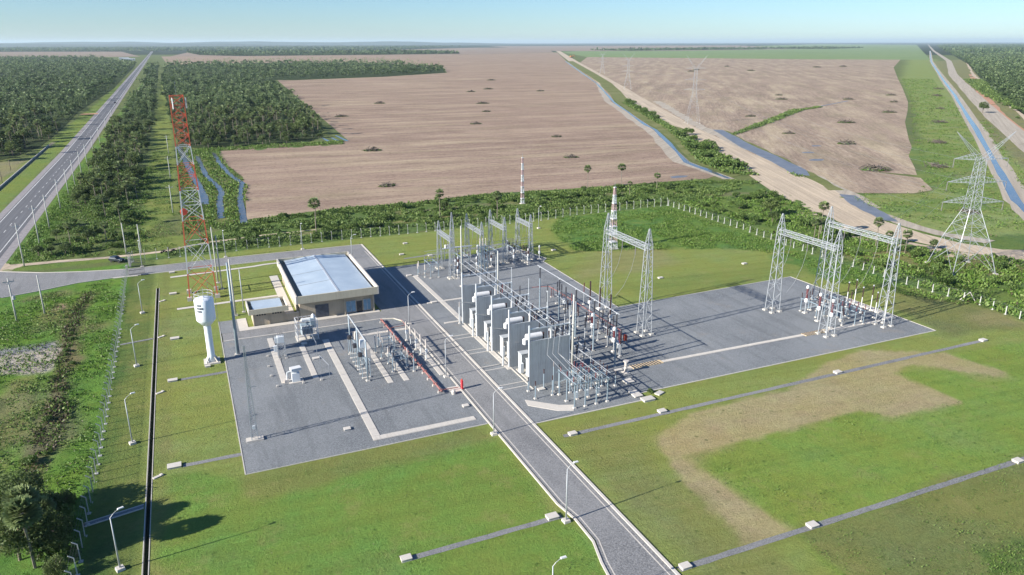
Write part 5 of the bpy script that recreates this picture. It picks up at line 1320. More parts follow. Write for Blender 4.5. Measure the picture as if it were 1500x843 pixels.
# concrete lined drain on the left lawn
t = thing('open_drain', 'long dark open drain with thin concrete edges running parallel to the left fence', 'drain', (-10.55, 130, 0))
m = MB()
for x in (-10.90, -10.20): m.box(x, 131, -.95, .11, 146, 1.0)
m.build('drain_wall', concrete, t, world=True); MB().box(-10.55, 131, -1.0, .7, 146, .08).build('drain_floor', simple('wet_silt', (.12, .085, .06), .8), t, world=True)
for y, k in ((192.5, 'far'), (167, 'middle'), (137.5, 'near'), (107.5, 'nearest')):
    t = thing('drain_outlet', f'small white concrete outlet lip at the open drain, {k} of the four', 'drain outlet', (-9.4, y, 0), .5, 'drain outlets'); MB().box(0, 0, 0, 1.5, .5, .14).build('lip', conc_pale, t); MB().box(.5, 0, .1, .3, .5, .12).build('headwall', conc_pale, t)
t = thing('drain_branch', 'shallow concrete branch drain crossing under the fence in the near left corner', 'drain', (-15, 99, 0))
m = MB(); 
for s in (-.45, .45): m.bar((-11.1, 100.2+s, .06), (-18.2, 98.7+s, .06), .13, .14)
m.build('drain_edge', conc_pale, t, world=True); MB().add([(-11.1, 99.8, .055), (-11.1, 100.6, .055), (-18.2, 99.1, .055), (-18.2, 98.3, .055)], [(0, 1, 2, 3)]).build('channel_floor', strip_stone, t, world=True)
t = thing('drain_branch', 'faint narrow channel joining the open drain beside the third lamp', 'drain', (-14, 167, 0))
MB().bar((-11.1, 166.5, .03), (-17.3, 165.5, .03), .7, .1).build('channel_floor', strip_stone, t, world=True)

# ================================================================== electrical plant
def post_ins(label, x, y, H, Li, r=.15, mat_=None, pm=None, pw=.2, cap=False, group=None, name='post_insulator', cat='insulator post', foot=.55):
    t = thing(name, label, cat, (x, y, 0), 0, group)
    MB().box(0, 0, 0, foot, foot, .25, top=.8).build('footing', conc_pale, t)
    MB().bar((0, 0, .2), (0, 0, H-Li), pw, n=8).build('post', pm or steel_blue, t, smooth=False)
    m = MB().ins(0, 0, H-Li, Li, r); m.build('insulator', mat_ or grey_ins, t, smooth=False)
    if cap: MB().lathe(0, 0, H, [(r*.9, 0), (r*1.1, .12), (r*.9, .3)], 8).build('cap', galv, t)
    return t
def ct(label, x, y, H=6.4, ins_m=None, group='current transformers', wm=None, ws=1.0):
    wm = wm or white
    t = thing('current_transformer', label, 'instrument transformer', (x, y, 0), 0, group)
    MB().box(0, 0, 0, 1.0, 1.0, .3, top=.85).build('footing', conc_pale, t)
    hb = H*.40; MB().bar((0, 0, .25), (0, 0, hb), .24, n=8).build('post', galv, t)
    MB().lathe(0, 0, hb, [(.3*ws, 0), (.42*ws, .05), (.42*ws, .75), (.26*ws, .95)], 12).build('base_tank', wm, t, smooth=False)
    MB().ins(0, 0, hb+.95, H-hb-1.75, .30).build('insulator', ins_m or dkred, t)
    MB().lathe(0, 0, H-.85, [(.2*ws, 0), (.34*ws, .12), (.36*ws, .5), (.25*ws, .75), (.05, .85)], 12).build('head', wm, t, smooth=True); return t
def breaker(label, x, y, s=2.3, H=5.8, rz=0.0, group='circuit breakers', ins_m=None):
    t = thing('circuit_breaker', label, 'circuit breaker', (x, y, 0), rz, group)
    for k in (-1, 0, 1):
        m = MB()
        for a in (-.25, .25): m.bar((a, k*s, .2), (a, k*s, 2.2), .1)
        m.box(0, k*s, 2.2, .7, .45, .2); m.build('leg_frame', galv, t)
        MB().box(0, k*s, 0, .9, .6, .25).build('footing', concrete, t)
        MB().ins(0, k*s, 2.4, (H-2.4)*.5, .16).build('insulator', ins_m or black_ins, t)
        MB().ins(0, k*s, 2.4+(H-2.4)*.55, (H-2.4)*.45, .2).build('interrupter', ins_m or black_ins, t)
    MB().box(0, 0, 1.9, .25, 2*s+.4, .2).build('drive_beam', galv, t)
    MB().box(.65, 0, .75, .6, .8, 1.3).build('control_cabinet', pale_grey, t); return t
def disconnector(label, x, y, L=2.2, s=2.2, H=4.4, rz=0.0, group='disconnectors', ins_m=None, fm=None):
    t = thing('disconnect_switch', label, 'switch', (x, y, 0), rz, group); fm = fm or steel_blue; Li = 1.25
    for a in (-L/2, L/2):
        for b in (-s, s):
            MB().box(a, b, 0, .5, .5, .25).build('footing', conc_pale, t); MB().bar((a, b, .2), (a, b, H-Li-.15), .15).build('support_leg', fm, t)
    m = MB()
    for a in (-L/2, L/2): m.box(a, 0, H-Li-.25, .16, 2*s+.6, .16)
    for b in (-s, 0, s): m.box(0, b, H-Li-.12, L+.5, .14, .12)
    m.bar((-L/2, s, .5), (-L/2, -s, H-Li-.3), .05); m.bar((L/2, s, .5), (L/2, -s, H-Li-.3), .05); m.build('frame', fm, t)
    for b in (-s, 0, s):
        for a in (-L/2, L/2): MB().ins(a, b, H-Li, Li, .12).build('insulator', ins_m or grey_ins, t)
        MB().bar((-L/2, b, H+.05), (L/2, b, H+.05), .07).build('switch_blade', alu, t)
    return t
ORD = ['nearest', 'second nearest', 'third nearest', 'farthest']
WY = [113.0, 122.2, 130.9, 139.6, 148.3]
# blast walls
for k, y in enumerate(WY):
    lb = ['nearest blast wall, wide and in full view', 'second blast wall from the camera', 'middle one of the five blast walls', 'fourth blast wall from the camera', 'farthest blast wall at the rear of the transformers'][k]
    t = thing('blast_wall', 'pale concrete '+lb, 'concrete wall', (52.7, y, 0), 0, 'blast walls')
    m = MB(); xs = np.linspace(52.8, 60.6, 6)
    for a, b in zip(xs[:-1], xs[1:]): m.box((a+b)/2, y, 0, b-a-.02, .32, 8.9)
    m.build('wall_panel', streaky('wall_concrete', (.36, .39, .405), (.24, .255, .26), .9, 0, .65) if k == 0 else MATS['wall_concrete'], t, world=True)
    MATS.setdefault('wall_concrete', bpy.data.materials['wall_concrete'])
    m = MB(); m.box(52.62, y, 0, .2, .3, 11.9); m.build('corner_post', pale_grey, t, world=True)
    m = MB(); m.box(60.75, y, 0, .2, .3, 11.4); m.bar((60.75, y, 11.4), (60.75, y, 14.6), .09); m.build('corner_post', pale_grey, t, world=True)
    MB().box(57.0, y, 8.9, .3, .3, 2.3).build('middle_post', white, t, world=True)
    m = MB(); m.bar((52.6, y, 11.2), (60.9, y, 11.2), .22); m.bar((52.9, y, 5.4), (60.6, y-.0, 5.4), .035); m.build('cross_beam', pale_grey, t, world=True)
    for i, x in enumerate((54.6, 56.0, 57.4)): MB().ins(x, y, 11.3, .95, .14).build('insulator', black_ins, t, world=True)
    for i, x in enumerate((58.4, 59.4, 60.3)): MB().ins(x, y, 9.9, 1.2, .15).build('insulator', black_ins, t, world=True)
t = thing('overhead_busbars', 'three parallel aluminium tubes running over the tops of the blast walls', 'busbar', (56, 130, 12.3))
for x in (54.6, 56.0, 57.4): MB().bar((x, 111.0, 12.32), (x, 155.5, 12.32), .10, n=8).build('tube', alu, t, world=True)
# transformers
def transformer(label, y):
    t = thing('power_transformer', label, 'transformer', (57, y, 0), 0, 'power transformers')
    def W(m, n, mt, **k): return m.build(n, mt, t, **k)
    W(MB().box(.4, 0, .0, 8.0, 6.2, .22), 'oil_basin', concrete)
    W(MB().box(.6, -.2, .5, 4.6, 2.6, 3.6).box(.6, -.2, 4.1, 4.8, 2.8, .18).box(-1.2, -.2, .22, .4, 2.2, .3).box(2.4, -.2, .22, .4, 2.2, .3), 'tank', trafo_grey, bevel=.05)
    m = MB()
    for k in range(9):
        for s in (-1,): m.box(-3.35+.21*k, -1.9, .9, .07, 1.7, 3.1)
    m.box(-2.5, -1.9, 3.95, 2.0, 1.75, .12); m.box(-2.5, -1.9, .82, 2.0, 1.75, .1); W(m, 'radiator', pale_grey)
    m = MB()
    for k in range(9): m.box(-3.35+.21*k, 1.7, .9, .07, 1.6, 3.1)
    m.box(-2.5, 1.7, 3.95, 2.0, 1.65, .12); W(m, 'radiator', trafo_grey)
    m = MB()
    for k in range(2):
        m.lathe(-1.38, -2.3+k*.8, 1.6+.0, [(.36, 0), (.36, .12)], 12, 'x'); m.lathe(-1.38, -2.3+k*.8, 2.7, [(.36, 0), (.36, .12)], 12, 'x')
    W(m, 'cooling_fan', dark)
    m = MB(); m.box(-3.6, .6, .5, .7, .9, 1.9); W(m, 'control_cabinet', pale_grey)
    W(MB().lathe(-3.1, -.3, 7.9, [(.1, -.15), (.45, 0), (.62, .12), (.62, 3.2), (.45, 3.32), (.1, 3.4)], 18, 'x'), 'conservator', white, smooth=False)
    m = MB(); m.bar((-2.2, -.3, 4.2), (-2.2, -.3, 7.4), .14); m.bar((-.4, -.3, 4.2), (-.4, -.3, 7.4), .14); m.bar((-1.5, -.9, 4.2), (-1.5, -.3, 7.3), .08); W(m, 'conservator_stand', trafo_grey)
    W(MB().lathe(-3.3, -.3, 6.6, [(.2, -.2), (.45, 0), (.45, .9), (.2, 1.1)], 12), 'expansion_vessel', white)
    for i, x in enumerate((.4, 1.6, 2.8)):
        m = MB(); m.ins(x, -.6, 4.25, 4.3, .2); W(m, 'high_voltage_bushing', brown_ins)
        m = MB(); m.ins(x-.4, .7, 4.25, 1.5, .16); W(m, 'low_voltage_bushing', brown_ins)
    W(MB().lathe(1.6, -.6, 8.55, [(.1, 0), (.16, .15), (.1, .5)], 8), 'bushing_cap', white)
    m = MB(); m.bar((2.8, -1.4, 4.2), (2.8, -1.4, 6.6), .1); m.box(2.8, -1.4, 6.6, .3, .3, .5); W(m, 'oil_gauge_post', dark)
    return t
for k, y in enumerate((117.6, 126.6, 135.3, 144.0)):
    transformer('grey power transformer with white radiators in the blast wall bay '+['nearest the camera', 'second from the camera', 'third from the camera', 'farthest back'][k], y)
for k, y in enumerate((123.4, 131.3, 139.9, 148.5)):
    t = post_ins('dark cable post with white terminal before the blast walls, '+ORD[k]+' ', 51.9, y, 5.2, 1.2, .1, white_ins, trafo_grey, .34, False, 'cable posts in front of the transformers', 'cable_post', 'cable post')
    MB().bar((0, 0, 5.1), (2.5, -1.8, 5.2), .05).build('lead', wire_m, t)

# high-voltage bus behind the walls
for k, y in enumerate((114.2, 122.7, 130.4, 138.1, 147.9)):
    post_ins('tall blue-grey steel post carrying the long bus tube, '+['nearest the camera', 'second from the camera', 'middle of the five', 'fourth from the camera', 'farthest from the camera'][k], 71.5, y, 10.9, 2.5, .19, black_ins, steel_blue, .30, True, 'tall bus posts')
t = thing('bus_tube', 'long thin tube carried on the five tall posts behind the transformers', 'busbar', (71.5, 130, 11)); MB().bar((71.5, 113.2, 11.15), (71.5, 149.2, 11.15), .16, n=8).build('tube', alu, t, world=True)
for k, y in enumerate((120.6, 129.2, 137.6)):
    post_ins('grey post with dark discs in front of the long bus tube, '+['near', 'middle', 'far'][k]+' one', 68.3, y, 8.6, 2.2, .17, black_ins, galv, .22, True, 'shorter bus posts')
# equipment rows between walls and tall gantry
for i, yb in enumerate((117.6, 126.6, 135.3, 144.0)):
    w_ = ['near', 'second', 'third', 'far'][i]
    for j, dy in enumerate((-2.4, 0, 2.4)):
        ph = ['near', 'middle', 'far'][j]
        post_ins(f'surge arrester on a steel post behind the {w_} transformer, {ph} of its three', 63.6, yb+dy, 5.6, 2.0, .16, [brown_ins, black_ins][i % 2], galv, .16, True, 'arresters behind the transformers', 'surge_arrester', 'surge arrester', .6)
    disconnector(f'three-pole switch on a grey frame behind the {w_} transformer', 66.0, yb+.2, 1.6, 2.5, 5.0, 0, 'switches behind the transformers', brown_ins, galv)
    if i < 3:
        for j, dy in enumerate((-2.5, 0, 2.5)):
            ph = ['near', 'middle', 'far'][j]
            if j == 1: ct(f'white-headed current transformer beside the tall bus posts, {w_} bay', 75.2, yb+3.2+dy, 5.4, dkred)
            else: post_ins(f'dark insulator post beside the tall bus posts, {w_} bay, {ph} one of its pair', 75.2, yb+3.2+dy, 4.8, 2.2, .16, brown_ins, galv, .16, False, 'dark posts beside the bus')
for i, (y, H) in enumerate(((131.6, 8.2), (136.2, 8.4), (140.6, 8.6))):
    t = post_ins('very tall dark arrester column in front of the tall gantry, '+['near', 'middle', 'far'][i]+' of three', 80.7, y, H, 4.6, .22, brown_ins, white, .22, False, 'dark arrester columns', 'surge_arrester', 'surge arrester', .8)
    MB().box(0, 0, H-5.3, .7, .7, .6).build('base_box', white, t)
for i, y in enumerate((121.0, 128.0, 149.5)):
    breaker('circuit breaker with three dark columns on grey frames, '+['nearest the camera', 'at the foot of the tall gantry', 'behind the tall gantry'][i], 78.0 if i else 75.6, y, 2.2, 5.6, 0)
for i, (x, y) in enumerate(((74.5, 117.6), (77.5, 130.8), (77.0, 142.5), (74.8, 150.5), (83.5, 148.5), (68.5, 152.5), (65.5, 156))):
    post_ins('slim insulator post in the stone yard '+['nearest the striped crossing', 'left of the tall gantry foot', 'between the bus tube and the arrester columns', 'beyond the far end of the bus tube', 'behind the tall gantry foot', 'behind the farthest transformer', 'beside the grey pole at the rear wall'][i], x, y, 5.6, 2.4, .15, [dkred, black_ins][i % 2], galv, .15, False, 'slim insulator posts')
t = thing('fire_pipe', 'faded red pipe on legs running behind the bus posts towards the back bays', 'pipe', (79, 140, 0))
MB().tube([(79.2, 124.3, .5), (79.2, 124.3, 2.6), (79.0, 150, 2.6), (78.6, 157.5, 2.6), (74.5, 158.5, 2.6)], .17, 8).build('pipe', pinkred, t, world=True)
for y in (124.8, 131, 137.5, 144, 150.5, 156.5):
    MB().bar((78.8, y, 0), (78.8, y, 2.6), .12).bar((79.3, y, 0), (79.3, y, 2.6), .12).build('pipe_support', dkred, t, world=True); MB().box(79.05, y, 0, .9, .5, .25).build('footing', white_ins, t, world=True)
t = thing('hydrant_cabinet', 'dark red valve stand at the end of the raised red pipe', 'hydrant', (79.9, 124.0, 0)); MB().box(0, 0, .5, .5, .8, 1.3).build('cabinet', red, t); MB().bar((-.1, -.3, 0), (-.1, -.3, .5), .1).bar((.1, .3, 0), (.1, .3, .5), .1).build('leg', white, t)

# switch frame at the near edge (casts the ladder shadow)
t = thing('switch_frame', 'dense blue-grey steel frame of switches at the near edge of the right yard', 'switch frame', (66, 106, 0))
posts = [(x, y) for x in (56.1, 58.2, 60.4, 62.6) for y in (101.9, 104.8, 107.6)]
for x, y in posts:
    MB().bar((x, y, .2), (x, y, 4.6), .17).build('frame_post', steel_blue, t, world=True); MB().box(x, y, 0, .6, .6, .28, top=.85).build('footing', conc_pale, t, world=True)
m = MB()
for y in (101.9, 104.8, 107.6): m.bar((55.5, y, 4.6), (63.2, y, 4.6), .13)
for x in (56.1, 58.2, 60.4, 62.6): m.bar((x, 101.4, 4.75), (x, 108.2, 4.75), .12); m.bar((x, 101.9, 2.6), (x, 104.8, 4.5), .06); m.bar((x, 107.6, 2.6), (x, 104.8, 4.5), .06)
m.build('frame_beam', steel_blue, t, world=True)
for i, x in enumerate((56.1, 58.2, 60.4, 62.6)):
    for y in (102.4, 104.8, 107.2): MB().ins(x, y, 4.8, .95, .13).build('insulator', [dkred, brown_ins][i % 2], t, world=True)
for x in (58.2, 60.4, 62.6): MB().bar((x, 101.2, 5.85), (x, 112.0, 5.85), .09, n=6).build('tube', alu, t, world=True)
for x in (57.2, 59.3, 61.5): MB().box(x, 103.4, 1.2, .5, .5, 1.1).build('drive_box', pale_grey, t, world=True)
t = thing('descending_busbars', 'three slim tubes coming down past the nearest blast wall to the switch frame', 'busbar', (57, 108, 6))
for i, x in enumerate((56.2, 57.3, 58.4)):
    MB().tube([(x, 111.9, 11.9), (x-.5, 111.9, 6.2), (x-1.2, 100.8, 5.7)], .06, 6).build('tube', alu, t, world=True)
for i, (x, y, H) in enumerate(((54.6, 110.9, 4.0), (55.7, 109.2, 5.9), (57.4, 110.4, 4.6), (54.9, 108.0, 3.9), (60.2, 110.4, 4.4), (51.6, 111.1, 2.9), (51.5, 107.9, 3.5), (64.8, 107.6, 3.2), (67.2, 106.8, 3.0))):
    post_ins('insulator post at the nearest blast wall, '+['close behind its left corner', 'tallest one, carrying the slim tubes', 'just right of the tallest one', 'left of the tallest one', 'at the right end of the wall foot', 'short one against the wall corner', 'single one standing towards the road', 'right of the switch frame', 'farthest right by the pale covers'][i], x, y, H, .9, .14, [brown_ins, grey_ins, black_ins][i % 3], steel_blue, .2, False, 'insulator posts at the nearest wall')
disconnector('low three-pole switch between the nearest wall and the switch frame', 62.2, 111.2, 1.4, 1.0, 3.8, 0, 'switches at the near edge', dkred)
disconnector('low three-pole switch at the right end of the switch frame', 65.6, 110.2, 2.0, 1.3, 3.4, 0, 'switches at the near edge', brown_ins, galv)
t = thing('marshalling_kiosk', 'white cylindrical stand beside the striped crossing', 'kiosk', (72.0, 111.0, 0)); MB().lathe(0, 0, 0, [(.55, 0), (.55, .2), (.3, .3), (.3, 2.2), (.55, 2.3), (.55, 2.5)], 12).build('body', white_ins, t); MB().box(0, 0, 0, 1.3, 1.3, .12).build('footing', conc_pale, t)

# right-hand bay
for i, (x, y) in enumerate(((127.7, 122.5), (126.3, 117.2), (125.6, 112.9))):
    ct('white-topped current transformer with dark red porcelain by the far gantries, '+['left one', 'middle one', 'hidden right one'][i], x, y, 6.8, dkred, 'far bay current transformers')
for i, (x, y) in enumerate(((139.8, 121.8), (143.1, 122.5), (139.8, 117.6), (143.1, 117.7), (139.8, 113.6), (143.1, 113.6))):
    post_ins('dark arrester column on a white post, far stone edge, '+['back left', 'back right', 'middle left', 'middle right', 'front left', 'front right'][i]+' of six', x, y, 6.0, 2.2, .17, brown_ins, white, .2, True, 'far bay arresters', 'surge_arrester', 'surge arrester', .8)
breaker('circuit breaker in the middle of the far right bay', 131.2, 118.6, 3.6, 5.6, 0, 'far bay breakers')
disconnector('blue-grey switch frame between the far gantries, left part', 128.9, 121.5, 2.4, 2.4, 4.6, 0, 'far bay switches', brown_ins)
disconnector('blue-grey switch frame between the far gantries, middle part', 133.5, 120.2, 2.6, 3.0, 4.8, 0, 'far bay switches', brown_ins)
disconnector('blue-grey switch frame between the far gantries, near part', 133.0, 113.8, 2.6, 2.0, 4.6, 0, 'far bay switches', dkred)
for i, (x, y, H) in enumerate(((130.3, 123.4, 5.4), (132, 115.6, 4.4), (135.2, 113.1, 3.4), (136.2, 117.5, 5.6), (129.2, 113.0, 4.0))):
    post_ins('insulator post in the far right bay '+['beside the left current transformer', 'in front of the breaker', 'short one at the pale trench', 'just left of the six arresters', 'nearest the striped crossing'][i], x, y, H, 1.6, .15, brown_ins, galv, .17, False, 'far bay insulator posts')
for i, (x, y) in enumerate(((143.6, 119.8), (142.2, 111.9), (137.2, 125.6))):
    t = thing('foundation_slab', 'pale raised slab under the far bay arresters, '+['long one behind', 'short one in front', 'small one at the back gantry foot'][i], 'slab', (x, y, 0), 0, 'far bay foundation slabs'); MB().box(0, 0, 0, [1.2, 3.4, 2][i], [9, 1.2, 1.2][i], .3).build('slab', conc_pale, t)

# back bays: three rows of equipment under the small gantries
bayname = ['first', 'second', 'third', 'fourth']
for i, (x, yc) in enumerate(((57.4, 186.0), (67.4, 189.5), (76.8, 192.5), (84.4, 192.8))):
    disconnector(f'blue-grey switch frame left of the {bayname[i]} small back gantry', x, yc, 2.2, 2.6, 5.2, 0, 'back bay switches', [grey_ins, brown_ins][i % 2])
    breaker(f'circuit breaker right of the {bayname[i]} small back gantry', x+6.6 if i < 3 else x+1.4, yc-1.2 if i != 3 else yc-6, 2.0, 4.8, 0, 'back bay breakers', brown_ins)
for i, (x, y) in enumerate(((54.6, 188.9), (53.8, 187.0), (55.2, 185.0))):
    post_ins('pale insulator post at the left edge of the back bays, '+['far', 'left', 'near'][i]+' of three', x, y, 3.6, 1.5, .18, white_ins, steel_blue, .16, False, 'three pale insulators')
for i, (x, y) in enumerate(((62.9, 180.4), (63.6, 184.2), (65.2, 186.8), (69.9, 184.6), (71.4, 187.4), (74.6, 196.2), (75.2, 187.0), (82.2, 187.2), (84.8, 197.8), (90.0, 193.5), (86.4, 186.6), (90.8, 188.4))):
    ct('small current transformer among the back bays, '+['nearest at the first gantry foot', 'beside the first gantry, second one', 'behind the first gantry', 'left of the narrow blue frame', 'at the narrow blue frame foot', 'far one under the second gantry', 'near one under the second gantry', 'near one under the third gantry', 'far one between third and fourth gantry', 'at the lawn edge beyond the fourth gantry', 'nearest under the fourth gantry', 'rightmost at the lawn edge'][i], x, y, 4.3, [brown_ins, grey_ins][i % 2], 'back bay current transformers', trafo_grey, .75)
t = thing('transfer_bus_frame', 'narrow tall blue frame of closely set posts in the middle of the back bays', 'switch frame', (71.2, 183.2, 0))
for dx in (-.9, 0, .9):
    for dy in (-.9, .9): MB().bar((dx, dy, .2), (dx, dy, 7.6), .16).build('frame_post', steel_blue, t); MB().box(dx, dy, 0, .5, .5, .2).build('footing', conc_pale, t)
m = MB()
for z in (3.2, 5.4, 7.6): m.bar((-1.1, -.9, z), (1.1, -.9, z), .1); m.bar((-1.1, .9, z), (1.1, .9, z), .1); m.bar((-.9, -1, z), (-.9, 1, z), .1); m.bar((.9, -1, z), (.9, 1, z), .1)
m.build('frame_beam', steel_blue, t)
for dx in (-.9, 0, .9): MB().ins(dx, 0, 7.6, 2.0, .15).build('insulator', white_ins, t)
t = thing('bus_tube', 'low horizontal tubes joining the back bays behind the small gantries', 'busbar', (75, 190, 5.5))
for k, y in enumerate((186.2, 188.6, 191)): MB().bar((57, y, 5.5), (90, y+2.5, 5.6), .08, n=6).build('tube', alu, t, world=True)
t = thing('reactor_bank', 'pale grey coil and cable trough at the back edge of the back bays', 'reactor', (74, 203, 0))
MB().box(-5, -5.2, 3.6, 9, .5, .3).build('cable_trough', pale_grey, t)
for dx in (-9, -5, -1): MB().bar((dx, -5.2, 0), (dx, -5.2, 3.6), .16).build('trough_leg', galv, t)
for dx in (-8.6, -7.9): MB().lathe(dx, -5.2, 3.9, [(.3, 0), (.3, .9), (.1, 1)], 10).build('coil', white, t)

# low-voltage yard, left of the stone road
t = thing('low_voltage_frame', 'blue-grey tube frame with pink and white boxes in the left stone yard', 'switch frame', (26, 134, 0))
for x, y in ((26.1, 127.2), (26.0, 134.2), (26.0, 141.6)):
    MB().lathe(x, y, .2, [(.14, 0), (.14, 7.9)], 10).build('tall_post', steel_blue, t, world=True, smooth=True); MB().box(x, y, 0, .75, .75, .28, top=.85).build('footing', conc_pale, t, world=True)
MB().bar((26.1, 126.6, 8.15), (26.0, 142.3, 8.15), .26, n=10).build('top_tube', galv_bright, t, world=True)
for k in range(7):
    y = 128.4+k*2.05
    MB().bar((26.9, y, .2), (26.9, y, 3.6), .15, n=8).bar((25.5, y+.4, .2), (25.5, y+.4, 3.6), .13, n=8).build('short_post', steel_blue, t, world=True); MB().box(26.2, y+.2, 0, 1.7, .55, .22).build('footing', conc_pale, t, world=True)
MB().box(26.2, 134.7, 3.55, .25, 13.6, .2).box(26.9, 134.7, 3.6, .16, 13.6, .16).build('equipment_beam', steel_blue, t, world=True)
for k, y in enumerate((129.8, 134.6, 139.3)):
    MB().box(26.9, y, 3.9, 1.0, 1.1, 1.5, top=.75).build('switch_box', white_ins if k % 2 == 0 else pale_grey, t, world=True)
    MB().lathe(25.6, y+.6, 3.8, [(.4, 0), (.45, .1), (.45, .7), (.2, .85)], 12).build('bushing_drum', black_ins, t, world=True)
    for dx in (0, .5): MB().ins(26.5+dx, y+1.3, 3.8, 1.2, .12).build('insulator', grey_ins, t, world=True)
for i, (x, y, H) in enumerate(((30.6, 139.6, 3.6), (31.0, 136.3, 3.6), (31.6, 133.2, 3.4), (31.4, 129.0, 4.2), (34.4, 138.8, 3.8), (34.6, 134.2, 3.4), (34.8, 130.8, 3.6), (35.2, 127.8, 4.0))):
    post_ins('blue-grey insulator post in the middle of the left yard, '+['left row, farthest', 'left row, third', 'left row, second', 'left row, nearest', 'right row, farthest', 'right row, third', 'right row, second', 'right row, nearest'][i], x, y, H, 1.15, .15, [white_ins, grey_ins][i % 2], steel_blue, .22, True, 'middle posts of the left yard')
disconnector('blue-grey switch between the two middle post rows of the left yard, far one', 33.0, 140.6, 2.2, 1.8, 3.6, 0, 'left yard switches', white_ins)
disconnector('blue-grey switch between the two middle post rows of the left yard, near one', 33.2, 132.0, 2.2, 2.0, 3.4, 0, 'left yard switches', grey_ins)
for i, (x, y) in enumerate(((38.2, 143.6), (38.3, 140.8), (38.6, 138.0), (38.8, 135.2), (39.0, 132.2))):
    t = post_ins('pale insulator post in the row beside the stone road, '+['farthest', 'fourth', 'middle', 'second', 'nearest'][i], x, y, 4.4, 1.9, .19, white_ins, pale_grey, .2, False, 'pale posts beside the road')
    MB().box(.1, 0, 1.6, .45, .4, .7).build('drive_box', white_ins if i % 2 else pale_grey, t)
t = thing('fire_pipe', 'red pipe on white blocks running along the left yard to the red hydrant', 'pipe', (36.6, 136, 0))
MB().bar((36.1, 157.0, .55), (37.0, 116.4, .55), .34, n=8).tube([(36.9, 117.0, .55), (40.3, 116.9, .55)], .16, 8).tube([(36.2, 150.9, .55), (40.2, 151.2, .55), (40.2, 155, .5)], .16, 8).build('pipe', pinkred, t, world=True)
for k in range(14):
    y = 117.0+k*3.0; x = 37.0-.9*(y-116.4)/40.6; MB().box(x, y, 0, 1.1, .5, .42).build('pipe_block', white_ins, t, world=True); MB().box(x, y+.0, .42, .75, .22, .28).build('pipe_clamp', pinkred, t, world=True)
t = thing('fire_hydrant', 'bright red hydrant stand at the road kerb end of the red pipe', 'hydrant', (41.0, 116.9, 0))
m = MB(); m.box(0, 0, .1, .28, .6, 1.7); m.bar((0, -.25, 0), (0, -.25, .3), .12).bar((0, .25, 0), (0, .25, .3), .12); m.build('body', simple('bright_red', (.60, .03, .04), .4), t); MB().box(-1.3, .4, 0, 2.0, 2.2, .12).build('slab', conc_pale, t)
MB().lathe(0, 0, 1.8, [(.14, 0), (.14, .2), (.05, .3)], 8).build('cap', red, t)
t = thing('junction_drum', 'small round tan drum beside the near end of the red pipe', 'drum', (38.9, 115.6, 0)); MB().lathe(0, 0, 0, [(.38, 0), (.38, .6), (.3, .75)], 12).build('body', white_ins, t); MB().lathe(0, 0, .75, [(.3, 0), (.1, .08)], 12).build('lid', conc_pale, t)
# caged transformer group
t = thing('grounding_transformer', 'caged pale transformer group with white radiator beside the inner road', 'transformer', (19.2, 153.6, 0))
MB().box(0, 0, 0, 4.6, 3.6, .25).build('foundation', conc_pale, t)
MB().box(0, .1, 1.1, 2.4, 1.7, 2.2).build('tank', steel_blue, t, bevel=.04)
m = MB()
for k in range(8): m.box(-1.1+k*.3, -1.15, 1.2, .08, .8, 2.0)
m.build('radiator', pale_grey, t)
MB().lathe(-.9, .3, 4.1, [(.1, -.1), (.4, 0), (.4, 1.9), (.1, 2.0)], 14, 'x').build('conservator', white, t, smooth=False)
m = MB()
for a, b in ((-2.1, -1.6), (2.1, -1.6), (2.1, 1.6), (-2.1, 1.6)): m.bar((a, b, .2), (a, b, 4.4), .13)
for z in (1.1, 2.8, 4.4):
    m.bar((-2.1, -1.6, z), (2.1, -1.6, z), .1); m.bar((-2.1, 1.6, z), (2.1, 1.6, z), .1); m.bar((-2.1, -1.6, z), (-2.1, 1.6, z), .1); m.bar((2.1, -1.6, z), (2.1, 1.6, z), .1)
m.build('cage', white, t)
for dx in (-1.4, -.5, .4): MB().ins(dx, .9, 3.3, 1.5, .16).build('bushing', grey_ins, t)
MB().lathe(1.6, .4, 2.2, [(.45, 0), (.5, .1), (.5, 2.2), (.35, 2.7), (.1, 3.0)], 14).build('surge_tank', white, t, smooth=False)
MB().box(1.2, -.6, 2.9, .9, .9, 1.6).build('cable_box', steel_blue, t)
t = thing('station_transformer', 'small pale blue transformer on a crossed lattice stand in the left yard', 'transformer', (12.9, 144.9, 0))
m = MB()
for a, b in ((-.7, -.7), (.7, -.7), (.7, .7), (-.7, .7)): m.bar((a, b, .15), (a, b, 3.4), .12)
for z0, z1 in ((.3, 1.8), (1.8, 3.3)):
    for s in (-.7, .7): m.bar((-.7, s, z0), (.7, s, z1), .06); m.bar((.7, s, z0), (-.7, s, z1), .06); m.bar((s, -.7, z0), (s, .7, z1), .06); m.bar((s, .7, z0), (s, -.7, z1), .06)
m.build('lattice_stand', galv, t); MB().box(0, 0, 3.4, 1.3, 1.2, 1.3).build('tank', pale_grey, t, bevel=.04)
m = MB()
for k in range(6): m.box(-.9, -.5+k*.2, 3.5, .5, .07, 1.0)
m.build('radiator', pale_grey, t)
for dx in (-.4, 0, .4): MB().ins(dx, 0, 4.7, .9, .1).build('bushing', grey_ins, t)
for a, b in ((-.7, -.7), (.7, -.7), (.7, .7), (-.7, .7)): MB().box(a, b, 0, .5, .5, .2).build('footing', conc_pale, t)
MB().box(-1.0, .9, 1.2, .7, .5, 1.2).build('meter_box', pale_grey, t)
t = thing('auxiliary_cabinet', 'small grey cabinet unit with a white lid and side arm in the left yard', 'cabinet', (13.8, 132.6, 0))
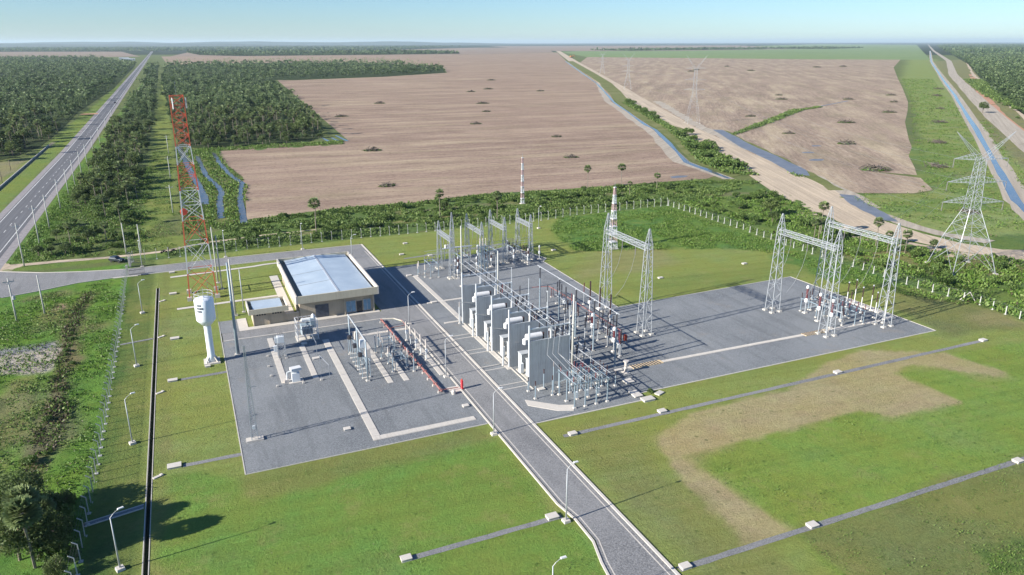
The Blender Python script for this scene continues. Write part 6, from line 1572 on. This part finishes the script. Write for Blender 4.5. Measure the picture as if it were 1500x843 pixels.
MB().box(0, 0, .15, 1.5, 1.3, 1.7, top=.92).build('cabinet', pale_grey, t, bevel=.03); MB().box(.1, 0, 2.3, 1.9, 1.3, .5, .15).build('lid', white, t); MB().box(.1, 0, 1.85, 1.0, .8, .5).build('neck', pale_grey, t)
MB().box(0, 0, 0, 2.6, 2.0, .15).build('foundation', conc_pale, t); MB().box(-1.7, 0, 0, .8, .8, .7).build('side_box', white_ins, t); MB().tube([(-1.6, 0, .6), (-1.5, 0, 2.0), (-.8, 0, 2.2)], .25, 6).build('side_arm', pale_grey, t)
for i, pts in enumerate(([(19.5, 143.4), (19.5, 151.4)], [(19.8, 131.4), (19.0, 136.6)])):
    t = thing('pipe_rail', 'thin pale pipe rail in the left yard, '+['upper one by the caged transformer', 'lower one by the wide trench'][i], 'rail', (*pts[0], 0), 0, 'pipe rails')
    m = MB(); a, b = pts; m.bar((*a, 0), (*a, 2.7), .08).bar((*b, 0), (*b, 2.7), .08); m.build('post', galv, t, world=True); MB().bar((*a, 2.7), (*b, 2.7), .07).build('rail', galv, t, world=True)
for i, (x, y) in enumerate(((10.3, 131.4), (14.9, 130.9), (18.2, 130.9), (9.9, 141.2), (9.8, 136.5), (10.3, 146.6))):
    t = thing('marker_post', 'tiny white marker block in the left yard, '+['near left', 'near middle', 'near right', 'second on the left side', 'first on the left side', 'third on the left side'][i], 'marker', (x, y, 0), 0, 'marker blocks'); MB().box(0, 0, 0, .4, .4, .35).build('block', conc_pale, t); MB().bar((0, 0, .3), (0, 0, .9), .08).build('stub', galv, t)

# ------------------------------------------------------------------ vehicles and people
def car(label, x, y, rz, paint, group=None, cat='car', s=1.0):
    t = thing('parked_car' if group is None else 'car', label, cat, (x, y, 0), rz, group); t.scale = (s, s, s)
    m = MB(); prof = [(-2.2, .45), (-2.25, .95), (-2.1, 1.05), (-1.75, 1.62), (-.1, 1.68), (.75, 1.12), (2.0, .98), (2.2, .75), (2.15, .42)]
    n = len(prof); vs = [(a, -.88 if b < 1.2 else -.70, b) for a, b in prof]+[(a, .88 if b < 1.2 else .70, b) for a, b in prof]
    m.add(vs, [tuple(range(n))[::-1], tuple(range(n, 2*n))]+[(i, (i+1) % n, n+(i+1) % n, n+i) for i in range(n)]); m.build('body', paint, t, bevel=.05)
    m = MB()
    for sd_ in (-1, 1): m.add([(-1.65, sd_*.86, 1.08), (.55, sd_*.86, 1.12), (-.1, sd_*.74, 1.6), (-1.45, sd_*.74, 1.56)], [(0, 1, 2, 3)])
    m.add([(.72, -.7, 1.16), (.72, .7, 1.16), (-.05, .62, 1.66), (-.05, -.62, 1.66)], [(0, 1, 2, 3)]); m.add([(-2.1, -.7, 1.12), (-2.1, .7, 1.12), (-1.8, .62, 1.6), (-1.8, -.62, 1.6)], [(0, 1, 2, 3)])
    m.build('windows', dark, t)
    for a in (-1.35, 1.35):
        for b in (-.82, .82): MB().lathe(a, b-.1, .34, [(.34, 0), (.34, .2)], 14, 'y').build('wheel', rubber, t)
    for b in (-.62, .62): MB().box(2.18, b, .68, .06, .3, .16).build('headlight', white, t); MB().box(-2.26, b, .8, .06, .25, .2).build('tail_light', red, t)
    return t
car('dark car parked on the grass beside the dirt track behind the entrance gate', -21.6, 235.6, R(-40), car_dark)
car('dark car driving on the highway, nearer of two', -59.6, 905, R(90), car_dark, 'cars on the highway')
car('white car driving on the highway, farther of two', -61.5, 985, R(90), white, 'cars on the highway')
def moto(x, y, rz, label):
    t = thing('motorcycle', label, 'motorcycle', (x, y, 0), rz, 'motorcycles at the track')
    for a in (-.65, .65): MB().lathe(a, -.06, .32, [(.32, 0), (.32, .12)], 12, 'y').build('wheel', rubber, t)
    m = MB(); m.bar((-.65, 0, .32), (-.1, 0, .5), .12).bar((-.1, 0, .5), (.4, 0, .85), .2).bar((.65, 0, .32), (.42, 0, 1.0), .07).box(-.05, 0, .35, .5, .25, .35); m.build('frame', car_dark, t)
    MB().box(-.35, 0, .75, .7, .25, .12).build('seat', rubber, t); MB().box(.15, 0, .8, .45, .26, .2, top=.7).build('fuel_tank', dkred, t); MB().bar((.4, -.33, 1.05), (.4, .33, 1.05), .04).build('handlebar', galv, t)
moto(-9.3, 240.4, .2, 'dark motorcycle standing beside the dirt track, left one'); moto(-6.7, 240.6, .5, 'dark motorcycle standing beside the dirt track, right one')
def person(x, y, rz, label, top, H=1.72):
    t = thing('person', label, 'person', (x, y, 0), rz)
    me = bpy.data.meshes.new('body'); J = [(0, 0, .95), (0, 0, 1.2), (0, 0, 1.42), (0, 0, 1.53), (0, 0, 1.62), (0, .1, .9), (.03, .12, .5), (0, .13, .06), (.14, .13, .03), (0, -.1, .9), (.06, -.12, .5), (.02, -.13, .06), (.16, -.13, .03), (0, .19, 1.38), (.03, .26, 1.12), (.12, .25, .88), (0, -.19, 1.38), (.03, -.26, 1.12), (.12, -.25, .88)]
    E_ = [(0, 1), (1, 2), (2, 3), (3, 4), (0, 5), (5, 6), (6, 7), (7, 8), (0, 9), (9, 10), (10, 11), (11, 12), (2, 13), (13, 14), (14, 15), (2, 16), (16, 17), (17, 18)]
    me.from_pydata(J, E_, []); me.materials.append(top); o = obj('body', me, t)
    md = o.modifiers.new('skin', 'SKIN'); md.use_smooth_shade = True
    for i, r_ in enumerate((.15, .14, .15, .06, .10, .10, .07, .05, .04, .10, .07, .05, .04, .07, .05, .035, .07, .05, .035)): me.skin_vertices[0].data[i].radius = (r_, r_*1.05)
    me.skin_vertices[0].data[0].use_root = True
    sb = o.modifiers.new('sub', 'SUBSURF'); sb.levels = sb.render_levels = 1
    h = MB().lathe(0, 0, 1.56, [(.05, 0), (.095, .06), (.10, .14), (.07, .22), (.02, .24)], 10).build('head', skin, t, smooth=True); MB().lathe(-.01, 0, 1.66, [(.105, 0), (.10, .08), (.06, .15), (.01, .16)], 10).build('hair', rubber, t, smooth=True)
    return t
person(-8.0, 241.2, .4, 'person in dark clothes standing between the motorcycles at the dirt track', cloth_a)

# brush piles in the fields ---------------------------------------------------
gp = np.random.default_rng(33)
def pile_proto(R_, H, n):
    P0 = np.stack([gp.normal(0, R_*.42, n), gp.normal(0, R_*.26, n), np.abs(gp.normal(0, H*.35, n))], -1); D = unit(np.stack([gp.normal(0, 1, n), gp.normal(0, 1, n), gp.normal(0, .35, n)], -1)); m = MB()
    for p, d in zip(P0, D): m.bar(p-d*gp.uniform(.6, 1.8), p+d*gp.uniform(.6, 1.8), gp.uniform(.1, .3), n=3)
    wood_ = m.build('branches', deadwood); q, tn = leafy(gp, 260, [(0, 0, 0, R_*1.15, R_*.62, .55), (R_*.6, 0, 0, R_*.7, R_*.4, .4), (-R_*.8, .3, 0, R_*.5, R_*.3, .3)], .75)
    q[..., 2] = np.maximum(q[..., 2], .05); gm_ = quads_mesh('weeds', q, shrub_leaf, tn); me = wood_.data; bpy.data.objects.remove(wood_); return me, gm_
PP = [pile_proto(3.2, 1.6, 90), pile_proto(2.6, 1.2, 70), pile_proto(3.8, 1.5, 110)]
PILES = [(100.9, 436, 1.5, 'the large one nearest the pointed corner of the palm wood'), (80, 321, 1.3, 'the nearest one in the crop field'), (127.3, 656.8, 1.4, 'upper left one beside the palm wood'), (209.8, 550.9, 1.3, 'in the middle of the crop field'),
 (256.9, 647.8, 1.3, 'just above the middle one'), (289, 738, 1.6, 'upper middle of the crop field'), (193.9, 364, 1.2, 'right of the white mast top'), (229, 451, 1.2, 'near the bend of the canal'), (484, 1195, 1.8, 'far off near the top of the crop field'), (345, 922, 1.6, 'small distant one in the crop field'),
 (443, 511, 1.5, 'just beyond the near pylon'), (476.5, 439.8, 1.7, 'two-part one right of the drain line'), (382.9, 401.8, 1.2, 'small one above the puddles'), (376, 345, 2.0, 'wide one with water beside it'), (311.5, 265.5, 1.9, 'big one nearest the dirt road in the right field'),
 (673, 623, 1.7, 'middle of the right field'), (651, 706, 1.5, 'upper middle of the right field'), (608, 654, 1.6, 'left middle of the right field'), (1078, 1435, 2.4, 'far left of the right field'), (1017, 1373, 2.4, 'far left, lower one'), (1457, 1458, 2.6, 'far middle of the right field'), (1554, 1469, 2.6, 'far right of the right field'),
 (1297, 1601, 2.5, 'very far one below the green field'), (1158, 1348, 2.2, 'far one in the right field'), (770, 651, 1.7, 'right part of the right field'), (685, 574, 1.6, 'on the green edge of the right field'), (581, 490, 1.6, 'at the green edge above the wide one'), (430, 324, 1.7, 'pale one in the meadow'), (653, 496, 1.5, 'in the meadow beyond the pale one'),
 (542, 410, 1.6, 'in the middle of the meadow'), (346, 259, 1.6, 'in the meadow above the large pylon'), (262.5, 180.3, 1.3, 'behind the large pylon'), (926, 710, 1.8, 'far in the meadow strip'), (807, 620, 1.7, 'second farthest in the meadow strip'), (431, 897, 1.7, 'distant one left of the canal'), (387, 967, 1.7, 'distant one in the crop field middle'), (192, 784, 1.6, 'left one near the palm wood edge')]
for i, (x, y, s, lb) in enumerate(PILES):
    t = thing('brush_pile', 'dead branch pile, '+lb, 'brush pile', (x, y, .05), random.uniform(-.3, .3), 'brush piles in the fields'); s *= .8; t.scale = (s*1.15, s*1.6, s)
    obj('branches', PP[i % 3][0], t); obj('weeds', PP[i % 3][1], t)
# dark hedge line in the right field
tufts('hedge_line', [(342, 409), (343, 412.5), (520, 543), (566, 559), (568, 556), (526, 538), (422, 463)], 1.0, 1.0, 'dark overgrown ditch line across the harvested field', 'hedge', shrub_leaf, 6, .1, 1.0, 0)
# far vehicles and sheds
for i, (x, y, s) in enumerate(((-150, 3200, 1.0), (-165, 3330, 1.3), (-128, 3100, .8))):
    t = thing('farm_shed', 'tiny pale shed beside the far end of the highway, '+['middle one', 'left one', 'right one'][i], 'shed', (x, y, 0), 0, 'far sheds'); MB().box(0, 0, 0, 24*s, 14*s, 5).build('wall', white, t); MB().add([(-13*s, -8*s, 5), (13*s, -8*s, 5), (13*s, 8*s, 5), (-13*s, 8*s, 5), (-13*s, 0, 8), (13*s, 0, 8)], [(0, 1, 5, 4), (2, 3, 4, 5), (0, 4, 3), (1, 2, 5)]).build('roof', alu, t)
t = thing('excavator', 'tiny orange excavator far up the dirt road near the horizon', 'excavator', (1500, 2830, 0)); t.scale = (3.2, 3.2, 3.2)
MB().box(0, 0, 0, 3.4, 2.6, .8).build('tracks', rubber, t); MB().box(-.2, 0, .9, 2.8, 2.4, 1.4).build('cab', simple('excavator_orange', (.5, .2, .05)), t); MB().tube([(1.1, 0, 1.5), (3.0, 0, 3.6), (4.6, 0, 2.0), (4.3, 0, .6)], .4, 4).build('boom', bpy.data.materials['excavator_orange'], t)

tufts('lawn_tufts', [(61, 30), (166, 30), (166, 90), (138, 92), (131, 85), (119, 90), (119, 77), (104, 77.5), (100, 81.5), (64.5, 81), (66, 61)], 1.5, .17, 'coarser uncut grass of the right-hand lawn', 'grass', n_leaf=3, brown=.03, nz=.3)
tufts('lawn_tufts', [(-9, 30), (40, 30), (40, 102), (2, 102), (-9, 108)], .9, .13, 'coarser grass blades of the near left lawn', 'grass', n_leaf=3, brown=.03, nz=.4)

tufts('canal_grass', [(262, 262), (236, 284), (248, 322), (322, 456), (424, 684), (432, 680), (344, 490), (331, 455), (285, 350)], .9, 1.1, 'rank grass and bushes on the bank between canal and dirt road', 'grass', shrub_leaf, 5, .05, .8, .3)
tufts('meadow_grass', [(560, 450), (700, 566), (1120, 930), (1160, 905), (830, 630), (590, 420)], .08, .9, 'rough far part of the meadow beside the canal', 'grass', weed_leaf, 4, .08, .8, .4)
tufts('verge_scrub', [(500, 300), (620, 375), (860, 600), (1200, 880), (1220, 860), (900, 600), (640, 365), (540, 300)], .25, 1.5, 'scattered scrub between the right road and the woods', 'scrub', shrub_leaf, 5, .1, 1.0, .42)

tufts('tall_grass', [(-16, 246), (-6, 246), (-7, 480), (-17, 480)], 1.2, .34, 'rough grass of the cleared strip beside the red and white mast', 'grass', n_leaf=4, brown=.04, nz=.38)
tufts('tall_grass', [(-50, 246), (-44, 246), (-44.5, 470), (-49.5, 470)], 1.2, .34, 'bright rough grass on the highway bank', 'grass', n_leaf=4, brown=.02, nz=.36)
bushes([(-23, 100.5), (-21.2, 97.5), (-22.5, 93), (-20.2, 91.5), (-25, 97), (-20.4, 101), (-23, 104.5)], 'shrub at the foot of the near corner trees', 'shrubs of the near left corner gully', .8, 1.3)

# conductors of the transmission line
def span(label, a, b, ra, rb, ha, hb, sag):
    t = thing('power_line', label, 'power line', (a[0], a[1], 0), 0, 'power line spans')
    lv = ((.545, 8.4), (.705, 8.0), (.885, 7.4))
    for f, w_ in lv:
        for s_ in (-1, 1):
            p = np.array([a[0]+math.cos(ra)*s_*w_, a[1]+math.sin(ra)*s_*w_, ha*f-2]); q = np.array([b[0]+math.cos(rb)*s_*w_, b[1]+math.sin(rb)*s_*w_, hb*f-2])
            MB().tube([tuple(p+(q-p)*k/16-np.array([0, 0, 4*sag*(k/16)*(1-k/16)])) for k in range(17)], .045, 3).build('conductor', wire_m, t, world=True)
span('slack conductors from the large pylon to the nearest distant pylon', (193.5, 132.4), (364.5, 485.5), R(-21), R(-25), 34.2, 46, 8)
span('slack conductors between the first and second distant pylons', (364.5, 485.5), (555.8, 886.7), R(-25), R(-25), 46, 42, 9)
t = thing('power_line', 'slack wires from the large pylon down to the far right gantry', 'power line', (137.7, 118, 0), 0, 'power line spans')
for k, (y, h) in enumerate(((113, 18), (118.5, 23), (124, 18))):
    p = np.array([137.9, y, 18.9]); q = np.array([186.5, 134+k*.6, h+4.0]); MB().tube([tuple(p+(q-p)*i/12-np.array([0, 0, 8*(i/12)*(1-i/12)])) for i in range(13)], .045, 3).build('conductor', wire_m, t, world=True)
